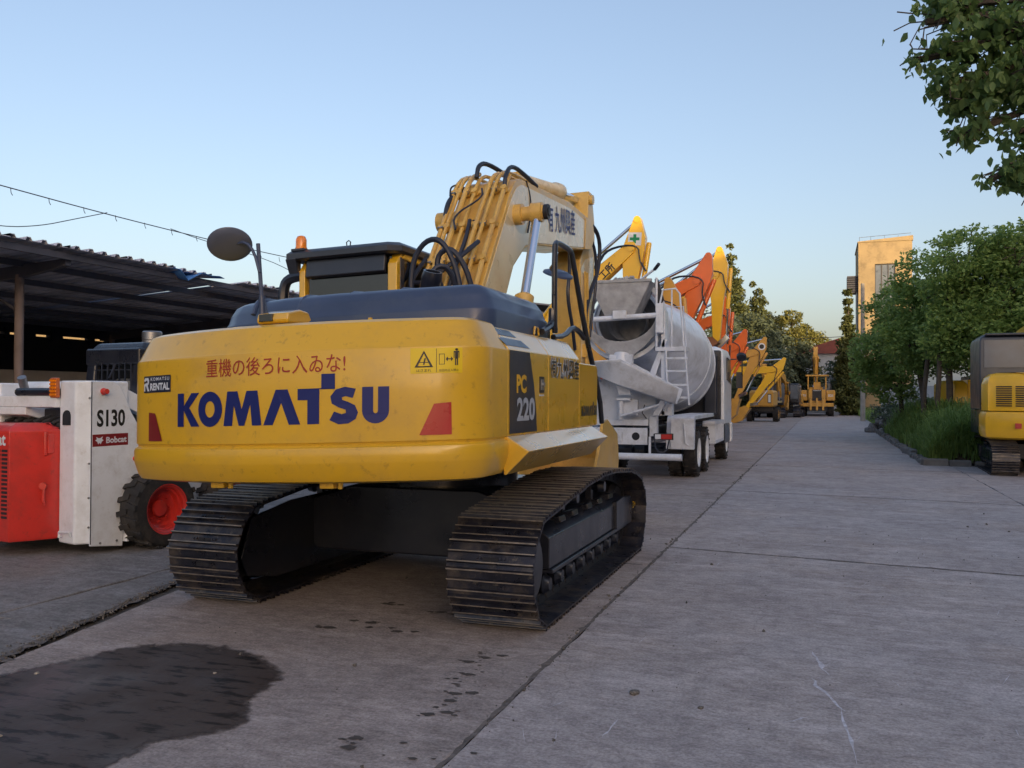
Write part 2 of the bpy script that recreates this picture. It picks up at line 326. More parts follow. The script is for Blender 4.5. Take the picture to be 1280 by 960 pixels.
def add_track(t, side, gauge, w, yr, yf, zc, r, top, n, me=None, joined=False, dark='black_paint'):
    path = track_path(yr, yf, zc, r, top); S, pitch = resample(path, n); cx = side*gauge/2
    big = MB()
    for k, (p, d) in enumerate(S):
        a = math.atan2(d.y, d.x)
        # along the path going forward at the bottom the outward side is -z
        m4 = Matrix.Translation((cx, p.x, p.y)) @ Matrix.Rotation(a, 4, 'X') @ Matrix.Rotation(math.pi, 4, 'Y')
        if joined:
            big.x = m4; big.prism([(-pitch*.5, -.01), (pitch*.46, -.01), (pitch*.46, 0), (-pitch*.2, .004), (-pitch*.5, .03)], 'x', -w/2, w/2)
        else:
            o = inst('track_shoe', me, t); o.matrix_local = m4 @ Matrix.Rotation(random.gauss(0, .008), 4, 'X') @ Matrix.Translation((random.gauss(0, .003), 0, 0))
    if joined: big.build('track_belt', 'track_steel', t, smooth=None)
    ch = MB()
    for k in range(n*2):
        pass
    S2, _ = resample(path, n)
    for (p, d) in S2:
        a = math.atan2(d.y, d.x); ch.x = Matrix.Translation((cx, p.x, p.y)) @ Matrix.Rotation(a, 4, 'X') @ Matrix.Rotation(math.pi, 4, 'Y')
        for x in (-.085, .055): ch.box((x, -pitch*.56, -.10), (x+.03, pitch*.5, -.013))
        ch.cyl((-.09, pitch*.45, -.06), (.09, pitch*.45, -.06), .025, n=6)
    ch.build('track_chain', 'steel_dark', t, smooth=None)
    # frame: box with sloped top, sprocket, idler, rollers
    f = MB(); s = side; L0, L1 = yr+.45, yf-.05
    inn, out = cx-s*.17, cx+s*.17
    pr = [(inn, .34*zc/.43), (out, .34*zc/.43), (out, zc+.15), (out-s*.10, zc+.23), (inn+s*.05, zc+.27), (inn, zc+.23)]
    f.prism(pr, 'y', L0, L1)
    f.box((min(inn, out)-.02, L0+.02, .30*zc/.43), (max(inn, out)+.025, L1, .335*zc/.43))
    f.prism([(yr+.12, zc-.1), (L0+.01, .3*zc/.43), (L0+.01, zc+.2), (yr+.1, zc+.14)], 'x', cx-.10, cx+.10)
    fo = f.build('track_frame', dark, t, bevel=.008, smooth=30)
    g_ = MB(); xa, xb = sorted((inn-s*.035, inn-s*.015)); g_.prism([(yr-.18, zc-.05), (yr-.05, zc+.26), (yr+.5, zc+.34), (yf-.5, zc+.40), (yf+.1, zc+.22), (yf+.12, zc-.1), (yf-.3, zc-.28), (yr+.3, zc-.28), (yr-.1, zc-.2)], 'x', xa, xb); g_.build('inner_guard', dark, t, bevel=.006)
    b = MB(); b.prism([(L1-.5, zc-.1), (L1+.22, zc-.12), (L1+.28, zc+.05), (L1+.2, zc+.17), (L1-.2, zc+.2), (L1-.5, zc+.18)], 'x', out-.02*s, out+.03*s)
    b.build('idler_guard', dark, t, bevel=.01)
    sp = MB(); n_t = 11; rr = r-.10
    teeth = []
    for k in range(n_t*4):
        a = 2*math.pi*k/(n_t*4); q = (rr-.02, rr+.055, rr+.055, rr-.02)[k % 4]; teeth.append((yr+q*math.cos(a), zc+q*math.sin(a)))
    sp.prism(teeth, 'x', cx-.035, cx+.035)
    sp.build('sprocket', 'steel_dark', t, smooth=None)
    hb = MB(); hb.lathe([(rr-.03, 0), (rr-.03, .75), (rr-.06, .95), (.0001, 1)], (cx-s*.05, yr, zc), (cx+s*.20, yr, zc), 28); 
    for k in range(24):
        a = 2*math.pi*k/24; hb.cyl((cx+s*.13, yr+(rr-.045)*math.cos(a), zc+(rr-.045)*math.sin(a)), (cx+s*.15+s*.005, yr+(rr-.045)*math.cos(a), zc+(rr-.045)*math.sin(a)), .011, n=6)
    hb.build('final_drive', dark, t, smooth=30)
    idl = MB(); idl.lathe([(r-.1, 0), (r-.08, .12), (r-.05, .3), (r-.05, .7), (r-.08, .88), (r-.1, 1), (.07, 1)], (cx-.08, yf, zc), (cx+.08, yf, zc), 28); idl.build('idler', 'steel_dark', t)
    nr = 8 if not joined else 5
    for k in range(nr):
        y = L0+.1+(L1-L0-.35)*k/(nr-1); q = MB(); z = zc-r+.10+.065
        q.lathe([(.05, 0), (.07, .12), (.085, .15), (.075, .3), (.06, .42), (.06, .58), (.075, .7), (.085, .85), (.07, .88), (.05, 1)], (cx-.15, y, z), (cx+.15, y, z), 14)
        q.build('track_roller', dark, t)
    for y in [p for p in ((yf*.55+yr*.45)-.45, (yf*.55+yr*.45)+.55)][: (2 if not joined else 1)]:
        zt = max(zz for yy, zz in top if abs(yy-y) < .9) if top else zc+r
        q = MB(); q.lathe([(.05, 0), (.06, .2), (.04, .3), (.04, .7), (.06, .8), (.05, 1)], (cx-.13, y, zt-.17), (cx+.16, y, zt-.17), 12); q.box((cx-.03, y-.04, zc+.18), (cx+.03, y+.04, zt-.17)); q.build('carrier_roller', dark, t)
    return fo

# ================================================================== the big yellow excavator in front
EX = thing('excavator', 'large yellow crawler excavator in the foreground with blue and red lettering on its counterweight', 'excavator', (-3.356, 7.66, 0), .003)
SH = shoe_mesh(.64, .195, True)
TOP = [(1.50, .845), (1.2, .90), (.5, .95), (.0, .955), (-.5, .925), (-1.0, .875), (-1.4, .825)]
for s in (1, -1): add_track(EX, s, 2.38, .64, -1.62, 1.62, .415, .385, TOP, 47, SH)
# raised pads and dark holes on the right frame's top
for y in (-.75, -.35, .15, .55, 1.0): q = MB(); q.box((1.1, y, .60), (1.33, y+.16, .655), rot=(0, -.25, 0)); q.build('frame_step', 'black_paint', EX, bevel=.012)
q = MB()
q.prism([(-1.05, .35), (-.95, .28), (.95, .28), (1.05, .35), (1.05, .72), (.6, .86), (-.6, .86), (-1.05, .72)], 'y', -.75, .85)
q.build('centre_frame', 'black_paint', EX, bevel=.02)
MB().cyl((0, 0, .84), (0, 0, 1.08), .66, n=40).build('swing_circle', 'black_paint', EX)
# print on the idler guard
print_on('guard_lettering', text_geo('D-mate', .02), planar((1.393, 1.85, .44), (0, .26, .02), (0, 0, .07)), 'bright_yellow', EX)

TILT = .033
class U(MB):     # upper structure, leaning a little on its ring
    def build(s, *a, **k):
        s.v = [(x, y, z+TILT*x) for x, y, z in s.v]; return super().build(*a, **k)
def lean(f): return lambda u, v: (lambda p: Vector((p.x, p.y, p.z+TILT*p.x)))(f(u, v))
# counterweight plan
Rr, rc, hx = 2.94, .30, 1.36
yc = -math.sqrt((Rr-rc)**2-(hx-rc)**2); cx_ = hx-rc; a1 = math.atan2(cx_, -yc)
arc = [(Rr*math.sin(-a1+2*a1*i/36), -Rr*math.cos(-a1+2*a1*i/36)) for i in range(37)]
rt = [(cx_+rc*math.sin(a1+(math.pi/2-a1)*t/9), yc-rc*math.cos(a1+(math.pi/2-a1)*t/9)) for t in range(1, 10)]+[(hx, -2.14)]
PLAN = [(-x, y) for x, y in rt][::-1]+arc+rt
cum = [0]
for i in range(1, len(PLAN)): cum.append(cum[-1]+math.dist(PLAN[i], PLAN[i-1]))
HALF = cum[-1]/2
def surf(s, z, lift=.0035):
    s = min(max(s+HALF, 0), cum[-1]-1e-6); i = 0
    while cum[i+1] < s: i += 1
    t = (s-cum[i])/(cum[i+1]-cum[i]); a, b = Vector(PLAN[i]), Vector(PLAN[i+1])
    def nrm(k):
        a_ = Vector(PLAN[max(k-1, 0)]); b_ = Vector(PLAN[min(k+1, len(PLAN)-1)]); d = (b_-a_).normalized(); return Vector((d.y, -d.x))
    p = a.lerp(b, t); n = nrm(i).lerp(nrm(i+1), t).normalized()
    return Vector((p.x+n.x*lift, p.y+n.y*lift, z+TILT*p.x))
cwplan = PLAN+[(.9, -1.75), (-.9, -1.75)]
PROF = [(.10, 1.09), (.035, 1.105), (.012, 1.14), (-.012, 1.215), (-.016, 1.23), (-.016, 1.30), (-.010, 1.318), (.004, 1.326), (.012, 1.334), (.008, 1.345), (0, 1.352), (0, 1.65), (0, 1.915), (.004, 1.928), (.015, 1.94), (.088, 2.085), (.10, 2.10), (.15, 2.12)]
q = U(); q.loft(cwplan, PROF); q.build('counterweight', 'counterweight_paint', EX, smooth=20)
for x in (-.45, .38):
    q = U(); q.box((x-.05, -2.80, 1.055), (x+.05, -2.70, 1.10)); q.cyl((x+.08, -2.76, 1.05), (x+.08, -2.76, 1.1), .018, n=8); q.build('lifting_tab', 'counterweight_paint', EX, bevel=.006)
def sq(s0, s1, z0, z1): return lambda u, v: surf(s0+(s1-s0)*u, z0+(z1-z0)*v)
print_on('maker_lettering', MAKER, sq(-.737, .843, 1.468, 1.690), 'decal_blue', EX)
print_on('warning_lettering', text_geo('重機の後ろに入ゐな!', .003), sq(-.459, .567, 1.785, 1.903), 'decal_red', EX)
def poly_s(pts): # polygon in (s,z), subdivided along s
    vs, fs = poly_geo([[pts]]); return (vs, fs)
def densify(pts, k=5):
    out = []
    for i in range(len(pts)):
        a, b = pts[i], pts[(i+1) % len(pts)]; out += [(a[0]+(b[0]-a[0])*t/k, a[1]+(b[1]-a[1])*t/k) for t in range(k)]
    return out
def grid_quad(p00, p10, p11, p01, n=8):
    vs = []; fs = []
    for j in range(2):
        for i in range(n+1):
            t = i/n; a, b = (p00, p10) if j == 0 else (p01, p11); vs.append((a[0]+(b[0]-a[0])*t, a[1]+(b[1]-a[1])*t))
    fs = [(i, i+1, n+2+i, n+1+i) for i in range(n)]; return vs, fs
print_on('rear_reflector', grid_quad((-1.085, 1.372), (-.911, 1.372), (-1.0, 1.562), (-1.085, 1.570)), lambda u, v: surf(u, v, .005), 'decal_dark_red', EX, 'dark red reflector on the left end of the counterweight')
print_on('rear_reflector', grid_quad((1.029, 1.384), (1.228, 1.384), (1.224, 1.583), (1.118, 1.575)), lambda u, v: surf(u, v, .005), 'reflector_red', EX, 'bright red reflector on the right end of the counterweight')
st = print_on('rental_sticker', grid_quad((-1.162, 1.706), (-.818, 1.706), (-.818, 1.822), (-1.162, 1.822)), lambda u, v: surf(u, v, .003), 'decal_navy', EX)
def onst(u0, u1, v0, v1): return lambda u, v: surf(-1.162+.344*(u0+(u1-u0)*u), 1.706+.116*(v0+(v1-v0)*v), .006)
print_on('sticker_lettering', text_geo('KOMATSU', .015, spacing=1.35), onst(.29, .96, .70, .90), 'decal_white', st)
print_on('sticker_lettering', text_geo('RENTAL', .04), onst(.27, .97, .13, .56), 'decal_white', st)
rg = poly_geo([[[(.0, .0), (.22, 0), (.22, .36), (.34, .40), (.62, 0), (.95, 0), (.66, .42), (.85, .55), (.9, .8), (.75, 1), (.2, 1), (.02, .86), (.02, .74), (.3, .74), (.3, .8), (.6, .8), (.62, .62), (.3, .60), (.0, .52)]]])
print_on('sticker_logo', rg, onst(.02, .25, .1, .9), 'decal_white', st)
ws = print_on('warning_sticker', grid_quad((.972, 1.762), (1.291, 1.762), (1.291, 1.918), (.972, 1.918)), lambda u, v: surf(u, v, .003), 'decal_yellow', EX)
def onw(u0, u1, v0, v1): return lambda u, v: surf(.972+.319*(u0+(u1-u0)*u), 1.762+.156*(v0+(v1-v0)*v), .0055)
tri = poly_geo([[[(.08, .24), (.44, .24), (.26, .90)], [(.14, .29), (.26, .78), (.38, .29)]],
                [[(.16, .42), (.36, .42), (.36, .45), (.16, .45)]], [[(.24, .34), (.27, .34), (.30, .60), (.27, .60)]],
                [[(.495, .03), (.505, .03), (.505, .97), (.495, .97)]],
                [[(.55, .34), (.66, .34), (.66, .76), (.55, .76)], [(.56, .36), (.56, .74), (.65, .74), (.65, .36)]],
                [[(.68, .55), (.72, .65), (.72, .57), (.78, .57), (.78, .65), (.82, .55), (.78, .45), (.78, .53), (.72, .53), (.72, .45)]],
                [ell(.885, .92, .028, .05, 12)], [[(.83, .60), (.845, .58), (.845, .80), (.855, .80), (.855, .30), (.88, .30), (.88, .55), (.89, .55), (.89, .30), (.915, .30), (.915, .80), (.925, .80), (.925, .58), (.94, .60), (.94, .86), (.83, .86)]]])
print_on('sticker_pictogram', tri, onw(0, 1, 0, 1), 'decal_black', ws)
print_on('sticker_text', text_geo('はさまれ'), onw(.12, .40, .06, .17), 'decal_black', ws)
print_on('sticker_text', text_geo('旋回内立入禁止'), onw(.55, .93, .06, .16), 'decal_black', ws)
# deck under the machinery
q = U(); q.loft([(-1.22, -2.35), (1.22, -2.35), (1.30, -1.9), (1.30, .30), (.42, .85), (-.42, 1.45), (-1.30, 1.5), (-1.30, -1.9)], [(.05, 1.08), (0, 1.12), (0, 1.30)]); q.build('slew_deck', 'black_paint', EX, bevel=.01)
# right-hand side panels
def side_panel(name, y0, y1, m='yellow_paint', fr=0):
    q = U(); pr = [(1.05, 1.345), (1.36, 1.345), (1.36, 1.925), (1.352, 1.945), (1.25, 2.085), (1.20, 2.10), (1.05, 2.11)]
    q.prism(pr, 'y', y0, y1); return q.build(name, m, EX, bevel=.006, seg=2)
side_panel('side_panel', -2.13, -1.215); side_panel('side_door', -1.205, -.30)
q = U(); q.prism([(-.285, 1.345), (.36, 1.345), (.37, 1.86), (.33, 1.905), (-.285, 1.905)], 'x', .55, 1.358); q.build('tool_box', 'yellow_paint', EX, bevel=.012)
for s0, s1 in ((-2.13, .36),):
    q = U(); q.prism([(-1.36, 1.30), (-1.05, 1.30), (-1.05, 2.10), (-1.22, 2.10), (-1.36, 1.93)], 'y', -2.13, -.25); q.build('side_door', 'yellow_paint', EX, bevel=.006)
mpy = lambda y0, y1, z0, z1, x=1.3632: lean(planar((x, y0, z0), (0, y1-y0, 0), (0, 0, z1-z0)))
print_on('model_panel', poly_geo([[[(0, 0), (.605, 0), (.58, .3), (.53, .6), (.43, 1), (.0, 1)]]]), lambda u, v: lean(planar((1.3625, -2.105, 1.36), (0, 1, 0), (0, 0, .565)))(u, v), 'decal_navy', EX)
print_on('model_lettering', text_geo('PC', .045), mpy(-1.97, -1.755, 1.635, 1.765, 1.365), 'bright_yellow', EX)
print_on('model_lettering', text_geo('220', .035), mpy(-1.96, -1.56, 1.44, 1.605, 1.365), 'decal_grey', EX)
def cham(y0, y1, t0, t1): # on the sloped shoulder
    a = Vector((1.352, 0, 1.945)); b = Vector((1.25, 0, 2.085)); n = Vector((.81, 0, .59))*.003
    return lean(lambda u, v: a.lerp(b, t0+(t1-t0)*v)+n+Vector((0, y0+(y1-y0)*u-.25*(t0+(t1-t0)*v), 0)))
print_on('shoulder_stripe', RECT, cham(-2.10, -1.60, .08, .46), 'decal_navy', EX)
print_on('shoulder_stripe', RECT, cham(-2.07, -1.62, .60, .92), 'decal_navy', EX)
g1 = text_geo('㈲九州興産', .065); g2 = text_geo('㈲九州興産', .01)
print_on('owner_lettering_outline', g1, mpy(-1.165, -.315, 1.745, 1.925, 1.3625), 'decal_white', EX)
print_on('owner_lettering', g2, mpy(-1.155, -.325, 1.752, 1.918, 1.365), 'decal_black', EX)
print_on('maker_lettering', MAKER, mpy(-.22, .33, 1.44, 1.53, 1.362), 'decal_navy', EX)
q = U(); q.box((1.358, -1.44, 1.64), (1.366, -1.33, 1.76), 0); q.box((1.364, -1.42, 1.66), (1.372, -1.36, 1.74), 1); q.cyl((1.365, -1.385, 1.70), (1.385, -1.385, 1.70), .018, n=10, mi=1)
q.build('door_latch', ['decal_black', 'grey_metal'], EX); bx('latch_plate', (1.359, -1.44, 1.66), (1.364, -1.33, 1.672), 'decal_white', EX, bevel=0)
# skirt under the doors
q = U(); q.prism([(1.34, 1.345), (1.365, 1.345), (1.52, 1.245), (1.50, 1.225), (1.36, 1.09), (1.34, 1.09)], 'y', -2.16, .12); q.build('side_skirt', 'yellow_paint', EX, bevel=.008)
# engine hood
hp = [(-1.16, -1.72), (-1.10, -1.86), (-.95, -1.96), (-.5, -2.10), (0, -2.15), (.6, -2.13), (1.06, -2.10), (1.17, -2.04), (1.20, -1.92), (1.20, -.72), (-1.16, -.72)]
q = U(); q.loft(hp, [(.0, 2.08), (0, 2.22), (.004, 2.232), (.016, 2.245), (.035, 2.31), (.075, 2.375), (.13, 2.405), (.24, 2.415)]); q.build('engine_hood', 'navy_plastic', EX, smooth=50)
for x in (-.72, -.30, .10, .50):
    q = U(); q.tube([(x, -2.10+abs(x)*.08, 2.29), (x, -2.05+abs(x)*.07, 2.375), (x, -1.94, 2.412), (x, -1.5, 2.42), (x, -.8, 2.42)], .02, n=8, smooth=1); q.build('hood_rib', 'navy_plastic', EX)
q = U(); q.lathe([(.085, 0), (.085, .75), (.09, .8), (.08, 1), (.065, 1), (.06, .3)], (.20, -.95, 2.38), (.30, -1.02, 2.68), 20); q.build('exhaust_pipe', 'black_paint', EX)
q = U(); q.box((-.9, -.73, 2.08), (1.1, -.3, 2.2)); q.box((-1.1, -1.7, 1.3), (1.04, -.3, 2.09)); q.build('engine_bay', 'black_paint', EX, bevel=.01)
q = U(); q.cyl((.55, -2.55, 2.10), (.55, -2.55, 2.15), .015, n=10); q.build('lifting_eye', 'yellow_paint', EX)
# lamp housing and mirror on the tail
q = U(); q.box((-.44, -2.66, 2.10), (-.10, -2.48, 2.135)); q.build('mirror_base', 'yellow_paint', EX, bevel=.006)
q = U(); q.prism([(-2.70, 2.135), (-2.48, 2.145), (-2.42, 2.17), (-2.46, 2.225), (-2.56, 2.235), (-2.70, 2.205), (-2.715, 2.16)], 'x', -.215, .03); c = q.build('rear_camera', 'yellow_paint', EX, bevel=.014, seg=3)
q = U(); q.box((-.19, -2.72, 2.150), (-.085, -2.69, 2.20)); q.build('camera_lens', 'glass_dark', c, bevel=.004)
MX = -.24
q = U(); q.cyl((MX, -2.60, 2.12), (MX-.01, -2.60, 2.34), .024, n=12); q.cyl((MX, -2.60, 2.12), (MX, -2.60, 2.13), .05, n=12); q.cyl((MX-.01, -2.60, 2.30), (MX-.045, -2.60, 2.70), .014, n=10); q.prism([(MX+.02, 2.13), (MX+.07, 2.13), (MX+.01, 2.33)], 'y', -2.605, -2.595); q.build('mirror_pole', 'navy_plastic', EX)
q = U(); q.tube([(MX-.02, -2.615, 2.50), (MX-.06, -2.62, 2.64), (MX-.12, -2.63, 2.715), (MX-.21, -2.64, 2.705)], .011, n=8, smooth=1); mar = q.build('mirror_arm', 'navy_plastic', EX)
vd = (Vector((0, 0, H))-Vector((-3.84, 5.0, 2.68))).normalized(); nn = (vd*.60-Vector((0, 0, 1))*.9+Vector((.3, 0, 0))).normalized(); nn = (vd*.62+Vector((0, 0, -1))*.62).normalized()
cM = Vector((-.485, -2.64, 2.685))
q = MB(); q.lathe([(.0001, 0), (.05, .0), (.11, .25), (.142, .6), (.15, .9), (.15, 1), (.13, 1)], cM-nn*-.025, cM-nn*.01, 32); q.build('mirror_shell', 'mirror_back', EX)
q = MB(); q.lathe([(.146, 0), (.1, .7), (.0001, 1)], cM-nn*.012, cM-nn*.03, 32); q.build('mirror_glass', 'chrome', EX)

# cab
cp = [(-1.50, -.22), (-.47, -.22), (-.43, -.16), (-.43, 1.45), (-.50, 1.55), (-1.42, 1.55), (-1.52, 1.45), (-1.52, -.16)]
q = U(); q.loft(cp, [(0, 1.30), (0, 2.45)]); q.build('cab_body', 'yellow_paint', EX, bevel=.01)
q = U(); q.box((-1.42, -.17, 2.45), (-.52, -.15, 3.0)); q.build('rear_window', 'glass_dark', EX)
q = U(); q.box((-1.06, -.10, 2.50), (-.82, -.04, 2.93)); q.box((-1.2, .3, 2.3), (-.75, .4, 2.78)); q.build('seat_back', 'wall_grey', EX, bevel=.03)
q = U(); q.box((-.455, -.08, 2.45), (-.445, .62, 3.0)); q.box((-.455, .72, 2.45), (-.445, 1.40, 3.0)); q.build('side_window', 'glass_dark', EX)
q = U(); q.box((-1.51, -.08, 2.45), (-1.50, 1.4, 3.0)); q.build('side_window', 'glass_dark', EX)
q = U(); q.box((-1.40, 1.50, 2.2), (-.55, 1.51, 3.0)); q.build('front_window', 'glass_dark', EX)
q = U(); q.prism([(-.20, 2.84), (-.245, 2.86), (-.225, 3.02), (-.18, 3.05)], 'x', -1.42, -.56); q.build('rear_visor', 'cab_black', EX, bevel=.008)
q = U(); q.box((-1.42, -.215, 2.445), (-.52, -.185, 2.475)); q.build('window_rubber', 'cab_black', EX, bevel=.004)
for x0, x1 in ((-1.51, -1.44), (-.54, -.44)):
    q = U(); q.prism([(-.215, 2.44), (-.13, 2.44), (-.13, 2.9), (.0, 3.02), (-.12, 3.04), (-.215, 2.93)], 'x', x0, x1); q.build('cab_pillar', 'yellow_paint', EX, bevel=.012)
q = U(); q.prism([(-.13, 2.98), (.0, 2.97), (1.40, 2.93), (1.46, 2.99), (-.05, 3.04)], 'x', -.47, -.425); q.build('door_rail', 'yellow_paint', EX, bevel=.008)
q = U(); q.prism([(.62, 2.44), (.72, 2.44), (.72, 2.99), (.62, 2.99)], 'x', -.465, -.432); q.prism([(1.38, 2.2), (1.46, 2.2), (1.46, 2.99), (1.38, 2.99)], 'x', -.465, -.432); q.prism([(-.15, 2.44), (-.07, 2.44), (-.07, 2.99), (-.15, 2.99)], 'x', -.462, -.432); q.build('cab_pillar', 'cab_black', EX, bevel=.006)
q = U(); q.loft([(-1.60, -.30), (-.50, -.30), (-.39, -.20), (-.39, 1.50), (-.5, 1.62), (-1.46, 1.62), (-1.56, 1.5), (-1.6, .1)], [(.02, 3.025), (0, 3.04), (0, 3.09), (.04, 3.125), (.10, 3.135)]); q.build('cab_roof', 'cab_black', EX, smooth=40)
q = U(); q.prism([(-.31, 3.04), (-.24, 2.90), (-.19, 2.95), (-.19, 3.04)], 'x', -1.61, -1.50); q.build('roof_bracket', 'cab_black', EX, bevel=.01)
q = U(); q.box((-1.56, -.28, 3.12), (-1.42, -.14, 3.14)); q.lathe([(.06, 0), (.06, .18), (.054, .2), (.054, .72), (.04, .94), (.02, 1), (.0001, 1)], (-1.49, -.21, 3.13), (-1.49, -.21, 3.275), 20, 1); bc = q.build('warning_beacon', ['cab_black', 'amber'], EX, smooth=45)
q = U(); q.tube([(-.985, -.2, 3.13), (-.99, -.2, 3.17), (-.965, -.2, 3.185), (-.945, -.2, 3.17), (-.95, -.2, 3.13)], .006, n=6); q.tube([(-.45, .95, 3.1), (-.45, .95, 3.16), (-.435, .97, 3.175), (-.42, .99, 3.13)], .008, n=6); q.build('roof_hook', 'cab_black', EX)
q = U(); q.tube([(-1.90, .10, 2.45), (-1.90, .10, 2.84), (-1.82, .10, 2.93), (-1.58, .10, 2.94)], .055, n=8, smooth=2); q.build('mirror_bracket', 'cab_black', EX)
q = U(); q.box((-1.74, .04, 2.52), (-1.60, .08, 2.74)); q.build('side_mirror', 'cab_black', EX, bevel=.03, seg=3)
q = U(); q.loft([(-1.60, .5), (-1.53, .5), (-1.53, 1.5), (-1.6, 1.5)], [(0, 1.3), (0, 1.36)]); q.build('cab_step', 'black_paint', EX)

# boom: side outline in (y,z)
BO = [(.25, 1.35), (.55, 1.35), (.72, 1.75), (.50, 2.30), (.62, 2.50), (.89, 2.72), (1.09, 3.02), (1.46, 3.27), (1.80, 3.36), (4.04, 3.66), (4.45, 3.75), (4.62, 3.93), (4.45, 4.13), (3.3, 4.16), (1.30, 4.0), (1.12, 3.93), (.96, 3.76), (.22, 2.75), (.06, 2.35), (-.02, 1.75)]
q = U(); q.prism(BO, 'x', -.31, .27); bo = q.build('boom', ['boom_paint'], EX, bevel=.012, seg=2)
# side plate, sky sheen painted in as a paler colour
SP = [(.17, 2.45), (.52, 2.47), (.87, 2.74), (1.07, 3.04), (1.44, 3.295), (1.79, 3.385), (4.0, 3.685), (4.08, 4.06), (3.3, 4.08), (1.33, 3.94), (1.15, 3.87), (1.0, 3.73), (.26, 2.72)]
for x0, x1 in ((.2695, .2785), (-.3185, -.3095)):
    q = U(); q.prism(SP, 'x', x0, x1); q.build('boom_side_plate', 'boom_sheen_paint', EX, bevel=.003, seg=1)
q = U(); q.prism([(3.98, 3.66), (4.3, 3.71), (4.5, 3.93), (4.4, 4.14), (4.02, 4.09)], 'x', .2795, .292); q.prism([(3.98, 3.66), (4.3, 3.71), (4.5, 3.93), (4.4, 4.14), (4.02, 4.09)], 'x', -.332, -.32); q.build('boom_end_plate', 'boom_paint', EX, bevel=.006)
g1 = text_geo('有 九州興産', .055); g2 = text_geo('有 九州興産', .01)
bm_map = lambda x: lean(planar((x, 2.30, 3.60), (0, 1.20, .155), (0, -.035, .33)))
print_on('owner_lettering_outline', g1, bm_map(.2815), 'decal_white', EX); print_on('owner_lettering', g2, bm_map(.284), 'decal_blue', EX)
# boom cylinders and their pin
q = U(); q.cyl((-.62, 1.12, 3.57), (.60, 1.12, 3.57), .075, n=20); q.cyl((.27, 1.12, 3.57), (.36, 1.12, 3.57), .11, n=20); q.cyl((-.4, 1.12, 3.57), (-.31, 1.12, 3.57), .11, n=20); q.build('cylinder_pin', 'boom_paint', EX)
q = U(); q.cyl((.60, 1.12, 3.57), (.645, 1.12, 3.57), .08, n=12); q.cyl((.64, 1.12, 3.57), (.655, 1.12, 3.57), .045, n=6); q.build('pin_cap', 'steel_dark', EX)
for x in (.52, -.55):
    q = U(); q.cyl((x-.06, 1.12, 3.57), (x+.06, 1.12, 3.57), .105, n=20); q.build('rod_eye', 'boom_paint', EX)
    q = U(); q.cyl((x, 1.10, 3.50), (x, .70, 2.62), .048, n=20); q.build('cylinder_rod', 'chrome', EX)
    q = U(); a = Vector((x, .71, 2.66)); b = Vector((x, .32, 1.55)); q.lathe([(.07, 0), (.10, .02), (.10, .12), (.088, .13), (.088, .98), (.06, 1)], a, b, 20)
    q.lathe([(.098, 0), (.098, 1)], a.lerp(b, .3), a.lerp(b, .33), 20); q.tube([a+Vector((-.10, -.03, -.05)), a+Vector((-.11, -.05, -.1)), a.lerp(b, .5)+Vector((-.10, -.04, 0)), b+Vector((-.10, -.04, .1))], .017, n=8); q.build('boom_cylinder', 'boom_paint', EX)
# arm cylinder on top of the boom
q = U(); q.prism([(1.8, 4.02), (2.1, 4.03), (1.98, 4.24), (1.86, 4.24)], 'x', -.12, .08); q.build('cylinder_bracket', 'boom_paint', EX, bevel=.008)
q = U(); q.lathe([(.07, 0), (.095, .03), (.095, .88), (.12, .9), (.12, 1), (.06, 1)], (-.02, 1.9, 4.16), (-.02, 3.75, 4.42), 20); q.build('arm_cylinder', 'boom_sheen_paint', EX)
q = U(); q.cyl((-.02, 3.7, 4.412), (-.02, 4.62, 4.50), .05, n=16); q.build('cylinder_rod', 'chrome', EX)
# arm
AR = [(4.42, 3.86), (4.50, 4.30), (4.62, 4.58), (4.80, 4.58), (4.95, 4.15), (5.0, 3.6), (4.62, 1.35), (4.45, 1.12), (4.25, 1.2), (4.18, 1.5), (4.22, 3.4)]
AR = [(4.60, 3.98), (4.60, 4.40), (4.66, 4.62), (4.84, 4.62), (5.0, 4.2), (5.02, 3.7), (4.55, 1.35), (4.42, 1.15), (4.22, 1.2), (4.15, 1.5), (4.18, 3.55)]
q = U(); q.prism(AR, 'x', -.20, .17); q.build('arm', 'boom_paint', EX, bevel=.012)
q = U(); q.prism([(4.22, 3.45), (4.45, 3.6), (4.9, 3.7), (4.88, 3.3), (4.50, 1.6), (4.24, 1.6)], 'x', .1695, .177); q.build('arm_side_plate', 'boom_sheen_paint', EX, bevel=.003, seg=1)
q = U(); q.cyl((-.26, 4.5, 3.92), (.24, 4.5, 3.92), .09, n=18); q.cyl((-.24, 4.72, 4.5), (.22, 4.72, 4.5), .07, n=16); q.build('arm_pin', 'boom_paint', EX)
q = U(); q.lathe([(.06, 0), (.085, .03), (.085, 1)], (-.015, 5.08, 3.9), (-.015, 4.95, 2.5), 16); q.build('bucket_cylinder', 'boom_paint', EX)
q = U(); q.cyl((-.015, 4.96, 2.55), (-.015, 4.88, 1.65), .045, n=12); q.build('cylinder_rod', 'chrome', EX)
q = U(); q.prism([(4.84, 1.70), (4.94, 1.68), (4.85, 1.0), (4.73, 1.0)], 'x', -.2, -.14); q.prism([(4.84, 1.70), (4.94, 1.68), (4.85, 1.0), (4.73, 1.0)], 'x', .12, .18); q.build('bucket_link', 'boom_paint', EX, bevel=.008)
